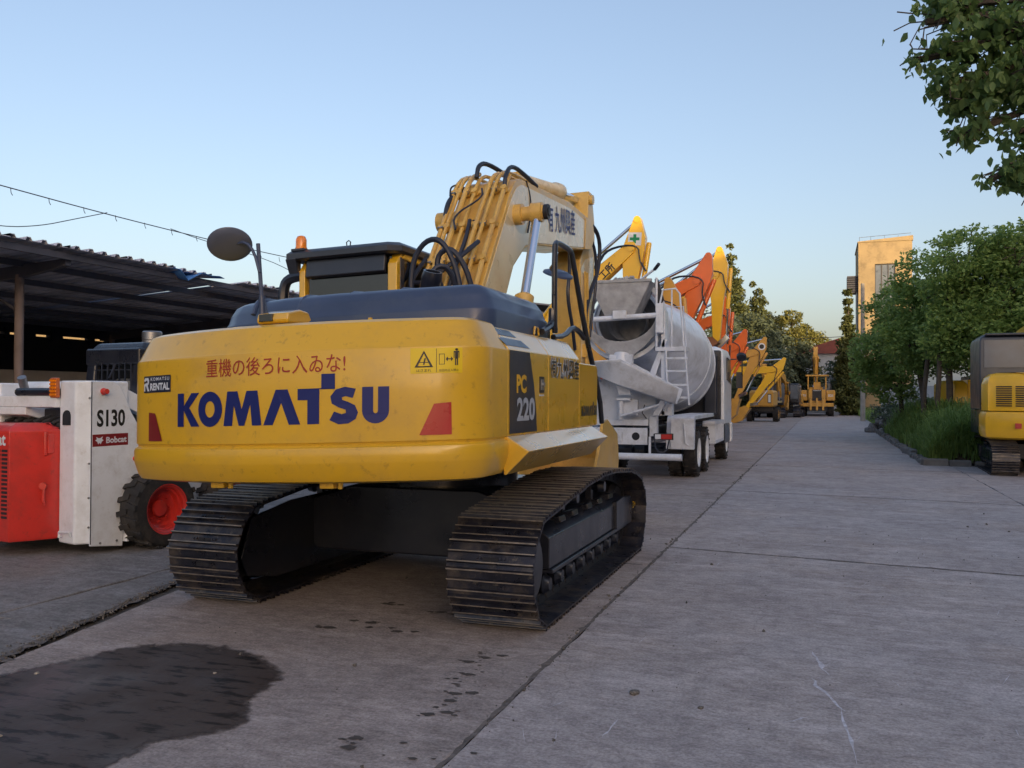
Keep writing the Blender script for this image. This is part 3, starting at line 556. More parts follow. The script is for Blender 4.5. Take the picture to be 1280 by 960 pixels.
# bucket resting on the concrete, tucked behind the tracks
BK = [(4.30, 1.30), (4.90, 1.10), (5.0, .75), (4.85, .30), (4.5, .05), (3.95, .02), (3.4, .06), (3.22, .12)]
sk = [(p[0], p[1]) for p in BK]
q = MB()
for i in range(1, len(sk)-1):
    (y0, z0), (y1, z1) = sk[i], sk[i+1]; d = Vector((y1-y0, z1-z0)).normalized()*.0; n_ = Vector((z1-z0, -(y1-y0))).normalized()*.035
    q.prism([(y0, z0), (y1, z1), (y1-n_.x, z1-n_.y), (y0-n_.x, z0-n_.y)], 'x', -.50, .50)
q.build('bucket_shell', 'boom_paint', EX)
side = [(3.20, .14), (3.22, .10), (3.95, .0), (4.5, .03), (4.87, .28), (5.02, .75), (4.92, 1.12), (4.30, 1.34), (4.05, 1.30), (3.75, .85)]
for x0, x1 in ((.50, .54), (-.54, -.50)):
    q = MB(); q.prism(side, 'x', x0, x1); q.build('bucket_side', 'boom_paint', EX, bevel=.006)
for k in range(5):
    x = -.46+.92*k/4; q = MB(); q.prism([(3.35, .17), (3.30, .07), (3.05, .10)], 'x', x-.04, x+.04); q.build('bucket_tooth', 'steel_dark', EX)
# blade-like guard plate standing in front of the right track (yellow box seen beside the skirt)

# pipes running up the back of the boom
def outer(y_off=0):  # points of the boom's back edge, pushed out
    base = [(-.02, 1.9), (.06, 2.35), (.22, 2.75), (.96, 3.76), (1.12, 3.93), (1.30, 4.0), (2.0, 4.05), (3.3, 4.16), (4.2, 4.14)]
    out = []
    for i, p in enumerate(base):
        a = Vector(base[max(i-1, 0)]); b = Vector(base[min(i+1, len(base)-1)]); d = (b-a).normalized(); out.append(Vector(p)+Vector((-d.y, d.x))*y_off)
    return out
PX = [-.345, -.285, -.20, -.11, .04, .12, .22]
for k, x in enumerate(PX):
    pts = outer(.07+.012*(k % 3)); n0 = 0; n1 = (6, 7, 6, 9, 9, 7, 5)[k]
    q = U(); q.tube([(x, p.x, p.y) for p in pts[n0:n1]], .021 if k % 2 else .026, n=8, smooth=1); q.build('hydraulic_pipe', 'boom_paint', EX)
for z, yy in ((2.55, .14), (2.98, .39), (3.38, .68), (3.80, 1.0)):
    q = U()
    for x in PX:
        q.cyl((x, yy-.085-.02, z+.03), (x, yy-.05, z-.005), .034, n=8)
    q.box((-.37, yy-.045, z-.02), (.25, yy+.02, z+.02), rot=(.93-math.pi/2, 0, 0)); q.build('pipe_clamp', 'boom_paint', EX)
    q = U()
    for x in (PX[0], PX[2], PX[5]): q.box((x-.03, yy-.12, z+.0), (x+.03, yy-.06, z+.035), rot=(.7, 0, 0))
    q.build('clamp_bolt', 'grey_metal', EX)
def hose(pts, r=.022, m='hose'):
    q = U(); q.tube(pts, r, n=8, smooth=2); return q.build('hydraulic_hose', m, EX)
hose([(.22, .92, 3.79), (.22, .96, 3.97), (.22, 1.15, 4.12), (.25, 1.55, 4.09), (.26, 1.9, 4.05)], .024)
hose([(-.12, 1.0, 3.98), (-.12, 1.05, 4.13), (-.10, 1.25, 4.20), (0, 1.7, 4.14), (.05, 2.0, 4.1)], .026)
hose([(-.34, .66, 3.40), (-.36, .76, 3.66), (-.35, .92, 3.80), (-.30, 1.1, 3.9)], .028)
hose([(-.36, .85, 3.78), (-.40, .95, 3.90), (-.34, 1.02, 3.94), (-.3, 1.0, 3.86)], .01)
hose([(.27, 1.5, 4.02), (.285, 1.62, 3.85), (.285, 1.60, 3.62), (.29, 1.5, 3.45)], .010)
hose([(-.02, .1, 2.45), (-.10, -.02, 2.75), (-.12, -.02, 3.0), (.02, -.02, 3.07), (.16, 0, 2.9), (.22, .05, 2.66)], .028)
hose([(.18, .30, 3.16), (.12, .1, 3.02), (-.05, -.05, 2.84), (-.25, -.05, 2.74), (-.40, 0, 2.76), (-.40, .15, 2.9), (-.36, .25, 3.02)], .024)
hose([(-.08, .05, 2.45), (-.05, .2, 2.85), (-.02, .45, 3.2), (-.04, .62, 3.45)], .022)
hose([(-.15, .5, 3.34), (-.2, .55, 3.5), (.05, .75, 3.7), (.0, .85, 3.82)], .01); hose([(.0, .6, 3.44), (.1, .6, 3.4), (.12, .45, 3.2), (.06, .3, 3.1)], .01)
hose([(.05, -.9, 2.37), (.05, -.92, 2.78), (.18, -.92, 2.97), (.34, -.92, 2.96), (.46, -.88, 2.7), (.50, -.85, 2.38)], .024)
hose([(-.1, -.5, 2.3), (-.02, -.4, 2.8), (.12, -.3, 2.86), (.2, -.2, 2.55), (.12, -.1, 2.3)], .026)
hose([(.20, 4.3, 4.05), (.24, 4.6, 4.12), (.27, 4.95, 3.95), (.26, 4.9, 3.5), (.22, 4.5, 3.1), (.20, 4.35, 2.8), (.19, 4.36, 2.5)], .030)
hose([(.22, 4.35, 3.95), (.26, 4.7, 3.8), (.25, 4.8, 3.3), (.22, 4.65, 2.8), (.2, 4.6, 2.5)], .022)
hose([(.1, 3.9, 3.6), (.12, 3.8, 3.3), (.12, 3.7, 3.0), (.14, 3.9, 2.6), (.12, 4.1, 2.3)], .025)
for dx, (y, z) in ((.2, (4.34, 2.3)), (.19, (4.5, 1.95))):
    q = U(); q.box((dx-.05, y-.06, z-.1), (dx+.05, y+.1, z+.08)); q.cyl((dx+.02, y, z-.2), (dx+.02, y+.02, z+.2), .025, n=8); q.build('hose_fitting', 'boom_paint', EX, bevel=.008)
q = U(); q.tube([(.21, 4.30, 3.4), (.21, 4.34, 2.6), (.21, 4.42, 1.7)], .018, n=6); q.tube([(.21, 4.42, 3.4), (.21, 4.48, 2.6), (.21, 4.5, 1.7)], .018, n=6); q.build('hydraulic_pipe', 'boom_paint', EX)
# handrails and the round mirror at the right front
q = U(); q.tube([(1.26, -.70, 2.14), (1.26, -.72, 2.25), (1.26, -.72, 2.86), (1.26, -.66, 2.90), (1.26, -.25, 2.90), (1.26, -.18, 2.86), (1.26, .28, 2.22), (1.26, .86, 1.62), (1.26, .95, 1.35)], .024, n=10, smooth=1); q.build('handrail', 'black_paint', EX)
q = U(); q.tube([(1.24, -1.0, 2.13), (1.24, -.88, 2.16), (1.24, -.74, 2.2), (1.24, -.72, 2.34)], .028, n=8, smooth=1); q.tube([(1.2, -.55, 2.12), (1.2, -.2, 2.15), (1.2, .05, 2.25), (1.22, .22, 2.22), (1.24, .32, 2.16)], .024, n=8, smooth=1); q.build('handrail', 'black_paint', EX)
q = U(); q.tube([(1.28, -.80, 2.45), (1.28, -.80, 2.72)], .016, n=8); q.tube([(1.28, -.80, 2.70), (1.22, -.70, 2.68), (1.2, -.6, 2.68)], .012, n=6); q.build('mirror_stay', 'black_paint', EX)
q = U(); c0 = Vector((1.20, -.42, 2.66)); n2 = Vector((-.35, .25, -.95)).normalized(); q.lathe([(.0001, 0), (.08, .1), (.13, .6), (.135, 1), (.0001, 1)], c0-n2*.04, c0, 28); q.build('round_mirror', 'navy_plastic', EX)
q = U(); q.lathe([(.055, 0), (.07, .5), (.09, .9), (.09, 1)], (1.06, -.95, 2.09), (1.06, -.95, 2.22), 20); q.build('air_intake', 'yellow_paint', EX)
q = U(); q.lathe([(.092, 0), (.095, .5), (.07, .9), (.0001, 1)], (1.06, -.95, 2.22), (1.06, -.95, 2.26), 20); q.build('intake_cap', 'grey_metal', EX)
q = U(); q.tube([(1.22, -1.14, 2.10), (1.22, -1.12, 2.16), (1.22, -1.04, 2.16), (1.22, -1.02, 2.10)], .009, n=6); q.build('lifting_eye', 'yellow_paint', EX)

# ================================================================== ground
def ragged(x0, x1, y0, y1, step=.25, amp=.012, xl=None):
    """outline of a slab with a slightly broken edge; xl(y) replaces x0"""
    P = []
    def line(a, b):
        n = max(2, int(math.dist(a, b)/step)); return [(a[0]+(b[0]-a[0])*i/n, a[1]+(b[1]-a[1])*i/n) for i in range(n)]
    A = xl or (lambda y: x0)
    P += line((A(y0), y0), (x1, y0))+line((x1, y0), (x1, y1))+line((x1, y1), (A(y1), y1))+line((A(y1), y1), (A(y0), y0))
    return [(p[0]+random.gauss(0, amp), p[1]+random.gauss(0, amp)) for p in P]
def ground_mat(name, base, tint, dark):
    m = bpy.data.materials.new(name); m.use_nodes = True; t = m.node_tree; N = t.nodes; L = t.links; b = N['Principled BSDF']
    g = N.new('ShaderNodeNewGeometry'); pos = g.outputs['Position']
    def noise(sc, det, rough=.6, vec=None, stretch=None):
        n = N.new('ShaderNodeTexNoise'); n.inputs['Scale'].default_value = sc; n.inputs['Detail'].default_value = det; n.inputs['Roughness'].default_value = rough
        if stretch:
            mp = N.new('ShaderNodeMapping'); mp.inputs['Scale'].default_value = stretch; mp.inputs['Rotation'].default_value = (0, 0, .12); L.new(pos, mp.inputs[0]); L.new(mp.outputs[0], n.inputs['Vector'])
        else: L.new(pos, n.inputs['Vector'])
        return n.outputs[0]
    def rng_(x, a, b_, c, d):
        r = N.new('ShaderNodeMapRange'); r.inputs[1].default_value = a; r.inputs[2].default_value = b_; r.inputs[3].default_value = c; r.inputs[4].default_value = d; L.new(x, r.inputs[0]); return r.outputs[0]
    def mix(f, a, b_, mode='MIX'):
        x = N.new('ShaderNodeMix'); x.data_type = 'RGBA'; x.blend_type = mode
        if isinstance(f, float): x.inputs[0].default_value = f
        else: L.new(f, x.inputs[0])
        for i, c in ((6, a), (7, b_)):
            if isinstance(c, tuple): x.inputs[i].default_value = (*c, 1)
            else: L.new(c, x.inputs[i])
        return x.outputs[2]
    c = mix(rng_(noise(.35, 6), .38, .62, 0, 1), base, tint)
    c = mix(rng_(noise(.55, 5, .6, stretch=(1, .8, 3)), .52, .66, 0, .5), c, tuple(x*y for x, y in zip(base, (1.02, .90, .76))))
    c = mix(rng_(noise(.9, 9, .75), .46, .68, 0, .75), c, dark)
    c = mix(1.0, c, rng_(noise(5.5, 9, .75), .3, .7, .80, 1.28), 'MULTIPLY')
    c = mix(rng_(noise(2.2, 10, .75, stretch=(.45, 1.5, 1)), .52, .66, 0, .75), c, tuple(min(1, x*1.5) for x in base))
    c = mix(rng_(noise(14, 9, .8, stretch=(.6, 1.3, 1)), .46, .60, 0, .7), c, mix(1.0, c, (.62, .60, .60), 'MULTIPLY'))     # pale scuffs across the lane
    c = mix(rng_(noise(1.6, 10, .8, stretch=(1.8, .25, 1)), .56, .70, 0, .55), c, tuple(x*.55 for x in base))            # dark drag marks
    c = mix(rng_(noise(55, 4, .7), .35, .65, 0, 1), c, mix(1.0, c, (.6, .6, .6), 'MULTIPLY'))
    sp = rng_(noise(26, 3, .6), .66, .72, 0, .7); c = mix(sp, c, tuple(x*.35 for x in base))
    fc = N.new('ShaderNodeTexVoronoi'); fc.feature = 'DISTANCE_TO_EDGE'; fc.inputs['Scale'].default_value = .28; fc.inputs['Randomness'].default_value = 1
    nn_ = N.new('ShaderNodeTexNoise'); nn_.inputs['Scale'].default_value = 2.5; nn_.inputs['Detail'].default_value = 6; L.new(pos, nn_.inputs['Vector'])
    va = N.new('ShaderNodeVectorMath'); va.operation = 'MULTIPLY_ADD'; L.new(nn_.outputs[1], va.inputs[0]); va.inputs[1].default_value = (.5, .5, 0); L.new(pos, va.inputs[2]); L.new(va.outputs[0], fc.inputs['Vector'])
    c = mix(rng_(fc.outputs[0], .0004, .0018, .38, 0), c, tuple(x*.4 for x in base))
    L.new(c, b.inputs['Base Color']); L.new(rng_(noise(.9, 6), .4, .65, .72, .95), b.inputs['Roughness']); b.inputs['Specular IOR Level'].default_value = .3
    bp = N.new('ShaderNodeBump'); bp.inputs['Strength'].default_value = .55; bp.inputs['Distance'].default_value = .012
    add = N.new('ShaderNodeMath'); add.operation = 'MULTIPLY_ADD'; L.new(noise(45, 5, .7), add.inputs[0]); add.inputs[1].default_value = .6; L.new(noise(6, 6, .6), add.inputs[2]); L.new(add.outputs[0], bp.inputs['Height']); L.new(bp.outputs[0], b.inputs['Normal'])
    M[name] = m
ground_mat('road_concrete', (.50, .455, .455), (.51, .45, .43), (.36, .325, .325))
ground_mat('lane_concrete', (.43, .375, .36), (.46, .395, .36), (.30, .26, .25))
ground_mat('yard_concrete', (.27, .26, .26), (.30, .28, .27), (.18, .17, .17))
mat('joint_dirt', (.085, .076, .07), 1, var=.4, scale=20, bump=.8, bscale=60)
mat('gravel_stone', (.13, .12, .11), .95, var=.5, scale=3)
G = MB(); G.add([(-900, -300, -.03), (900, -300, -.03), (900, 1500, -.03), (-900, 1500, -.03)], [(0, 1, 2, 3)]); tag(G.build('ground', 'joint_dirt', smooth=None), kind='structure')
def slab(parent, pts, m, th=.03, z=0):
    q = MB(); q.prism(pts, 'z', -.045+0, z-.004+0); # body
    cx = sum(p[0] for p in pts)/len(pts); cy = sum(p[1] for p in pts)/len(pts)
    ins = [(cx+(p[0]-cx)*(1-.008/max(.5, abs(p[0]-cx))), cy+(p[1]-cy)*(1-.008/max(.5, abs(p[1]-cy)))) for p in pts]
    n = len(pts); q2 = MB(); q2.add([(x, y, -.045) for x, y in pts]+[(x, y, z-.006) for x, y in pts]+[(x, y, z) for x, y in ins],
        [(i, (i+1) % n, n+(i+1) % n, n+i) for i in range(n)]+[(n+i, n+(i+1) % n, 2*n+(i+1) % n, 2*n+i) for i in range(n)]+[tuple(range(2*n, 3*n))])
    return q2.build('concrete_slab', m, parent, smooth=None)
road = thing('road', None, None); road['kind'] = 'structure'
def xl(y): return -4.86-.236*(y-4.13) if y < 7.6 else -5.68
ys = [-4, .9, 3.15, 9.75, 16, 22.2, 28.4, 34.6, 40.8, 47, 53.2, 59.4, 66, 73, 80, 90, 101]
def skew(pts, k=.115):  # cross joints run slightly askew
    return [(x, y-k*(x+1.62)) for x, y in pts]
for i in range(len(ys)-1):
    y0, y1 = ys[i]+.02, ys[i+1]-.02
    slab(road, skew(ragged(-1.613, 2.9, y0, y1, amp=.007)), 'road_concrete'); slab(road, skew(ragged(2.92, 7.6, y0, y1)), 'road_concrete')
    y0, y1 = ys[i]-1.1, ys[i+1]-1.12
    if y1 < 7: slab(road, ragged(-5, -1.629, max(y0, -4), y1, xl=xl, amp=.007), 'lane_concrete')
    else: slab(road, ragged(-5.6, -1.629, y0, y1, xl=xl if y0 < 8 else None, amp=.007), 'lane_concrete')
slab(road, ragged(7.62, 30, -6, 20, 1), 'road_concrete'); slab(road, ragged(-40, 40, 101.2, 140, 2), 'road_concrete')
yard = thing('yard', None, None); yard['kind'] = 'structure'
for i in range(9):
    y0, y1 = -5+i*3.3, -5+(i+1)*3.3-.02
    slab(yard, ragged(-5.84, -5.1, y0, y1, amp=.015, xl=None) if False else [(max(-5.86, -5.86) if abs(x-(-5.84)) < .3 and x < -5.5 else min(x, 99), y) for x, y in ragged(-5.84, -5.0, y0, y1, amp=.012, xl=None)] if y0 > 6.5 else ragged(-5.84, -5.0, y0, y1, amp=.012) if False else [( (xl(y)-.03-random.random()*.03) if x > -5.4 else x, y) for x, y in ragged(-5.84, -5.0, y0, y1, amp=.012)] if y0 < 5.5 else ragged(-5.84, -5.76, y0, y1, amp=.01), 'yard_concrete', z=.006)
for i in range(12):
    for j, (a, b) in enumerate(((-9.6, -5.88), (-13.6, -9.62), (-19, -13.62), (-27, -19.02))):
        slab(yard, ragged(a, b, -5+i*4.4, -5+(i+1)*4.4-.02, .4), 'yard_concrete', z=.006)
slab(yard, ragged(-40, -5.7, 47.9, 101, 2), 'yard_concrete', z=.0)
# grit and crumbs along the broken joints
gr = MB(); 
for k in range(900):
    y = random.uniform(2.5, 9); x = xl(y)+random.gauss(-.02, .05); r = random.uniform(.004, .016)
    gr.x = Matrix.Translation((x, y, r*.4)) @ Euler((random.random()*3, random.random()*3, 0)).to_matrix().to_4x4() @ Matrix.Diagonal((r, r*.8, r*.6, 1))
    gr.add([(1, 0, 0), (-1, 0, 0), (0, 1, 0), (0, -1, 0), (0, 0, 1), (0, 0, -1)], [(0, 2, 4), (2, 1, 4), (1, 3, 4), (3, 0, 4), (2, 0, 5), (1, 2, 5), (3, 1, 5), (0, 3, 5)])
for k in range(700):
    if random.random() < .5: x = -1.62+random.gauss(0, .03); y = random.uniform(2.5, 22)
    else: x = random.uniform(-5, 4); y = random.uniform(2.5, 16)
    r = random.uniform(.003, .009) if random.random() < .93 else random.uniform(.012, .022)
    gr.x = Matrix.Translation((x, y, r*.4)) @ Euler((random.random()*3, random.random()*3, 0)).to_matrix().to_4x4() @ Matrix.Diagonal((r, r*.8, r*.6, 1))
    gr.add([(1, 0, 0), (-1, 0, 0), (0, 1, 0), (0, -1, 0), (0, 0, 1), (0, 0, -1)], [(0, 2, 4), (2, 1, 4), (1, 3, 4), (3, 0, 4), (2, 0, 5), (1, 2, 5), (3, 1, 5), (0, 3, 5)])
tag(gr.build('gravel', 'gravel_stone', smooth=None), kind='stuff')
# wet patch
def wet_mat(name, col, r0, r1, amt):
    m = bpy.data.materials.new(name); m.use_nodes = True; t = m.node_tree; N = t.nodes; L = t.links; b = N['Principled BSDF']
    g = N.new('ShaderNodeNewGeometry'); mp = N.new('ShaderNodeMapping'); mp.inputs['Scale'].default_value = (1.3, 5, 1); mp.inputs['Rotation'].default_value = (0, 0, -.22); L.new(g.outputs['Position'], mp.inputs[0])
    n = N.new('ShaderNodeTexNoise'); n.inputs['Scale'].default_value = 3; n.inputs['Detail'].default_value = 6; n.inputs['Roughness'].default_value = .65; L.new(mp.outputs[0], n.inputs['Vector'])
    r = N.new('ShaderNodeMapRange'); r.inputs[1].default_value = .53; r.inputs[2].default_value = .60; L.new(n.outputs[0], r.inputs[0])
    x = N.new('ShaderNodeMix'); x.data_type = 'RGBA'; L.new(r.outputs[0], x.inputs[0]); x.inputs[6].default_value = (*col, 1); x.inputs[7].default_value = tuple(c*amt for c in col)+(1,)
    L.new(x.outputs[2], b.inputs['Base Color']); b.inputs['Specular IOR Level'].default_value = .35
    n2 = N.new('ShaderNodeTexNoise'); n2.inputs['Scale'].default_value = 1.3; n2.inputs['Detail'].default_value = 4; L.new(g.outputs['Position'], n2.inputs['Vector'])
    r2 = N.new('ShaderNodeMapRange'); r2.inputs[1].default_value = .4; r2.inputs[2].default_value = .6; r2.inputs[3].default_value = r0; r2.inputs[4].default_value = r1; L.new(n2.outputs[0], r2.inputs[0]); L.new(r2.outputs[0], b.inputs['Roughness'])
    n3 = N.new('ShaderNodeTexNoise'); n3.inputs['Scale'].default_value = 40; L.new(g.outputs['Position'], n3.inputs['Vector']); bp = N.new('ShaderNodeBump'); bp.inputs['Strength'].default_value = .25; bp.inputs['Distance'].default_value = .006; L.new(n3.outputs[0], bp.inputs['Height']); L.new(bp.outputs[0], b.inputs['Normal'])
    M[name] = m
wet_mat('wet_concrete', (.072, .055, .048), .42, .75, .25); wet_mat('damp_concrete', (.085, .075, .07), .6, .8, .8)
PD = [(-3.03, 4.5), (-3.35, 4.73), (-3.6, 4.83), (-3.93, 4.85), (-4.16, 4.74), (-4.34, 4.58), (-4.41, 4.32), (-4.52, 4.09), (-4.6, 3.82), (-4.7, 3.36), (-4.5, 2.9), (-3.5, 2.6), (-3.06, 2.9), (-3.0, 3.2), (-2.98, 3.43), (-2.81, 3.58), (-2.76, 3.79), (-2.92, 4.04), (-2.98, 4.32)]
def wobble(P, amp, k=8):
    out = []
    n = len(P)
    for i in range(n):
        p0, p1, p2, p3 = [Vector(P[(i+j) % n]) for j in (-1, 0, 1, 2)]
        for t in [q/k for q in range(k)]:
            v = .5*((2*p1)+(p2-p0)*t+(2*p0-5*p1+4*p2-p3)*t*t+(3*p1-p0-3*p2+p3)*t**3); out.append((v.x+random.gauss(0, amp), v.y+random.gauss(0, amp)))
    return out
w = wobble(PD, .010); n = len(w); cx0 = sum(p[0] for p in w)/n; cy0 = sum(p[1] for p in w)/n
def ring(k): return [(cx0+(x-cx0)*k, cy0+(y-cy0)*k, .0045) for x, y in w]
q = MB(); q.add(ring(1.06)+ring(.98)+ring(.87), [(i, n+i, n+(i+1) % n, (i+1) % n)[::-1] for i in range(n)]+[(n+i, 2*n+i, 2*n+(i+1) % n, n+(i+1) % n)[::-1] for i in range(n)]+[tuple(range(2*n, 3*n))])
if q.f and True: pass
po_ = q.build('puddle', 'wet_concrete', smooth=None); tag(po_, kind='structure')
at = po_.data.attributes.new('wet', 'FLOAT', 'POINT'); at.data.foreach_set('value', [0.0]*n+[.62]*n+[1.0]*n)
m = M['wet_concrete']; N = m.node_tree.nodes; L = m.node_tree.links; a_ = N.new('ShaderNodeAttribute'); a_.attribute_name = 'wet'; g_ = N.new('ShaderNodeNewGeometry')
nz = N.new('ShaderNodeTexNoise'); nz.inputs['Scale'].default_value = 12; nz.inputs['Detail'].default_value = 7; L.new(g_.outputs['Position'], nz.inputs['Vector'])
ad_ = N.new('ShaderNodeMath'); ad_.operation = 'MULTIPLY_ADD'; L.new(nz.outputs[0], ad_.inputs[0]); ad_.inputs[1].default_value = .9; L.new(a_.outputs['Fac'], ad_.inputs[2])
mr = N.new('ShaderNodeMapRange'); mr.inputs[1].default_value = .78; mr.inputs[2].default_value = 1.30; L.new(ad_.outputs[0], mr.inputs[0])
tr_ = N.new('ShaderNodeBsdfTransparent'); mx_ = N.new('ShaderNodeMixShader'); L.new(mr.outputs[0], mx_.inputs[0]); L.new(tr_.outputs[0], mx_.inputs[1]); L.new(N['Principled BSDF'].outputs[0], mx_.inputs[2]); L.new(mx_.outputs[0], N['Material Output'].inputs[0])
q = MB()
def blot(x, y, r, z=.003):
    n = 11; a0 = random.random()*6; pts = [(x+r*random.uniform(.5, 1.3)*math.cos(a0+2*math.pi*i/n)*1.5, y+r*random.uniform(.5, 1.1)*math.sin(a0+2*math.pi*i/n), z) for i in range(n)]; q.add(pts, [tuple(range(n))])
for k in range(34):
    t = random.random(); blot(-2.1+.22*t+random.gauss(0, .06), 5.35-1.2*t+random.gauss(0, .06), random.choice((.008, .012, .016, .03)), .002+.00003*k)
for k in range(12): blot(-2.6+random.random()*1.2, 3.72+random.gauss(0, .06), random.choice((.006, .01, .014, .03)), .0036+.00003*k)
for x, y in ((-3.15, 5.75), (-3.35, 5.5), (-2.9, 5.6), (-3.25, 6.3), (-2.75, 6.2)):
    for k in range(4): blot(x+random.gauss(0, .08), y+random.gauss(0, .02), random.uniform(.012, .04), .0042+.0003*k)
tag(q.build('oil_stain', 'damp_concrete', smooth=None), kind='stuff')
# dirt and broken edges along the joints
q = MB()
def seam(pts, w, z):
    L_ = []; R_ = []
    for i in range(len(pts)-1):
        a, b = Vector(pts[i]), Vector(pts[i+1]); n = max(1, int((b-a).length/.06)); d = (b-a).normalized(); s_ = Vector((-d.y, d.x))
        for k in range(n):
            p = a.lerp(b, k/n); wl = w*random.uniform(.25, 1)*(2.2 if random.random() < .06 else 1); wr = w*random.uniform(.25, 1)*(2.2 if random.random() < .06 else 1)
            L_.append((*(p+s_*wl), z)); R_.append((*(p-s_*wr), z))
    m = len(L_); q.add(L_+R_, [(i+1, i, m+i, m+i+1) for i in range(m-1)])
seam([(-1.62, 2.4), (-1.62, 30)], .022, .0008)
for i, yy in enumerate(ys[2:9]): seam([(-1.6, yy), (7.5, yy-.115*9.1)], .035, .0010); seam([(-5.3, yy-1.11), (-1.63, yy-1.11)], .02, .0010)
seam([(xl(y)-.04, y) for y in (2.6, 3.5, 4.13, 5.2, 6.25, 7.4)], .09, .0014)
mat('seam_dirt', (.15, .13, .12), .97, var=.4, scale=18, bump=.7, bscale=60, dirt=(.08, .07, .065), dirt_amt=.9, dirt_scale=9)
tag(q.build('joint_grit', 'seam_dirt', smooth=None), kind='stuff')
# pale scrape marks left by tracks
q = MB()
def scrape(x, y, L_, w, a, z):
    n = 9; P0 = []; P1 = []
    for i in range(n):
        t = i/(n-1); px = x+L_*t*math.cos(a)+random.gauss(0, w*.35); py = y+L_*t*math.sin(a)+random.gauss(0, w*.35); ww = w*random.uniform(.25, 1)*math.sin(math.pi*min(.98, max(.03, t))); P0.append((px-math.sin(a)*ww, py+math.cos(a)*ww, z)); P1.append((px+math.sin(a)*ww, py-math.cos(a)*ww, z))
    q.add(P0+P1, [(i+1, i, n+i, n+i+1) for i in range(n-1)])
k = 0
for x, y, L_, w, a in [(.02, 5.6, .5, .022, 1.75), (.10, 5.0, .55, .02, 1.9), (.14, 4.3, .75, .012, 1.65), (.55, 3.75, .35, .012, 1.9), (-1.02, 4.2, .3, .01, 1.5), (-.2, 4.7, .2, .008, .9)]+[(random.uniform(-1.4, 3), random.uniform(3, 12), random.uniform(.06, .35), random.uniform(.002, .006), random.choice((random.gauss(0, .25), random.gauss(1.6, .4)))) for _ in range(90)]:
    scrape(x, y, L_, w, a, .0012+.00002*k); k += 1
mat('scrape', (.56, .55, .60), .9, var=.3, scale=30, dirt=(.35, .32, .33), dirt_amt=.9, dirt_scale=30)
tag(q.build('scrape_marks', 'scrape', smooth=None), kind='stuff')
# loose stones that can be picked out
def pebble(x, y, r, label, m='gravel_stone'):
    bm = bmesh.new(); bmesh.ops.create_icosphere(bm, subdivisions=2, radius=1)
    for v in bm.verts: v.co *= random.uniform(.8, 1.15)
    me = bpy.data.meshes.new('stone'); bm.to_mesh(me); bm.free(); me.materials.append(M[m]); me.shade_smooth()
    o = inst('stone', me, None, (x, y, r*.3), (0, 0, random.random()*3), (r*1.3, r, r*.55)); tag(o, label, 'stone')
pebble(-1.0, 4.88, .028, 'brown stone lying alone on the road right of the near track'); pebble(-.62, 4.78, .016, 'small dark stone on the road at the end of a thin dark streak')
pebble(.19, 4.05, .016, 'small dark stone near the bottom edge beside the pale crack'); pebble(1.34, 4.32, .014, 'small dark stone on the right-hand road slab')
mat('pale_stone', (.35, .3, .24), .9)
pebble(-3.42, 4.37, .012, 'pale chip of stone in the upper part of the wet patch', 'pale_stone'); pebble(-3.77, 3.2, .02, 'yellowish stone in the lower left of the wet patch', 'pale_stone'); pebble(-4.4, 4.0, .016, 'yellowish stone near the left edge of the wet patch', 'pale_stone')

# ================================================================== skid-steer loader at the left
mat('engine_dark', (.03, .03, .035), .7, var=.4, scale=12)
BC = thing('skid_steer_loader', 'white and red skid steer loader at the left edge behind the big yellow excavator', 'skid steer', (-7.10, 6.98, 0), R(-8))
# local frame: x right, y forward, the rear right tower corner at (0,0)
def tower(x0, x1, s):
    q = MB()
    q.prism([(0, .12), (.52, .06), (.60, .30), (.75, .55), (1.0, .80), (1.02, .86), (.62, 1.30), (.52, 1.50), (.42, 1.72), (.30, 1.79), (.0, 1.79)], 'x', x0, x1)
    return q
# right tower: rear face slanting, side plate
q = MB(); q.loft([(-.40, .02), (-.10, -.02), (.0, .12), (.0, .55), (-.40, .55)], [(0, .12), (0, 1.80)]); q.build('rear_upright', 'white_paint', BC, bevel=.025, seg=3)
q = MB(); q.prism([(.09, .10), (.48, .05), (.49, .32), (.58, .55), (.80, .86), (1.1, .98), (1.1, 1.1), (.76, 1.18), (.58, 1.46), (.44, 1.75), (.35, 1.795), (.09, 1.795)], 'x', -.02, .012); q.build('side_panel', 'white_paint', BC, bevel=.01)
q = MB(); q.box((-1.75, .02, .12), (-1.40, .5, 1.78)); q.build('rear_upright', 'white_paint', BC, bevel=.025, seg=3)
q = MB(); q.box((-1.55, .3, .2), (-.10, 1.95, .95)); q.build('chassis', 'white_paint', BC, bevel=.02)
q = MB(); q.box((-1.4, .05, .9), (-.4, .6, 1.36)); q.box((-1.3, .2, 1.3), (-.45, 1.0, 1.5)); 
for i in range(6): q.cyl((-1.3+i*.16, .02, 1.36), (-1.25+i*.16, .3, 1.46), .025, n=8)
q.build('engine', 'engine_dark', BC, bevel=.01)
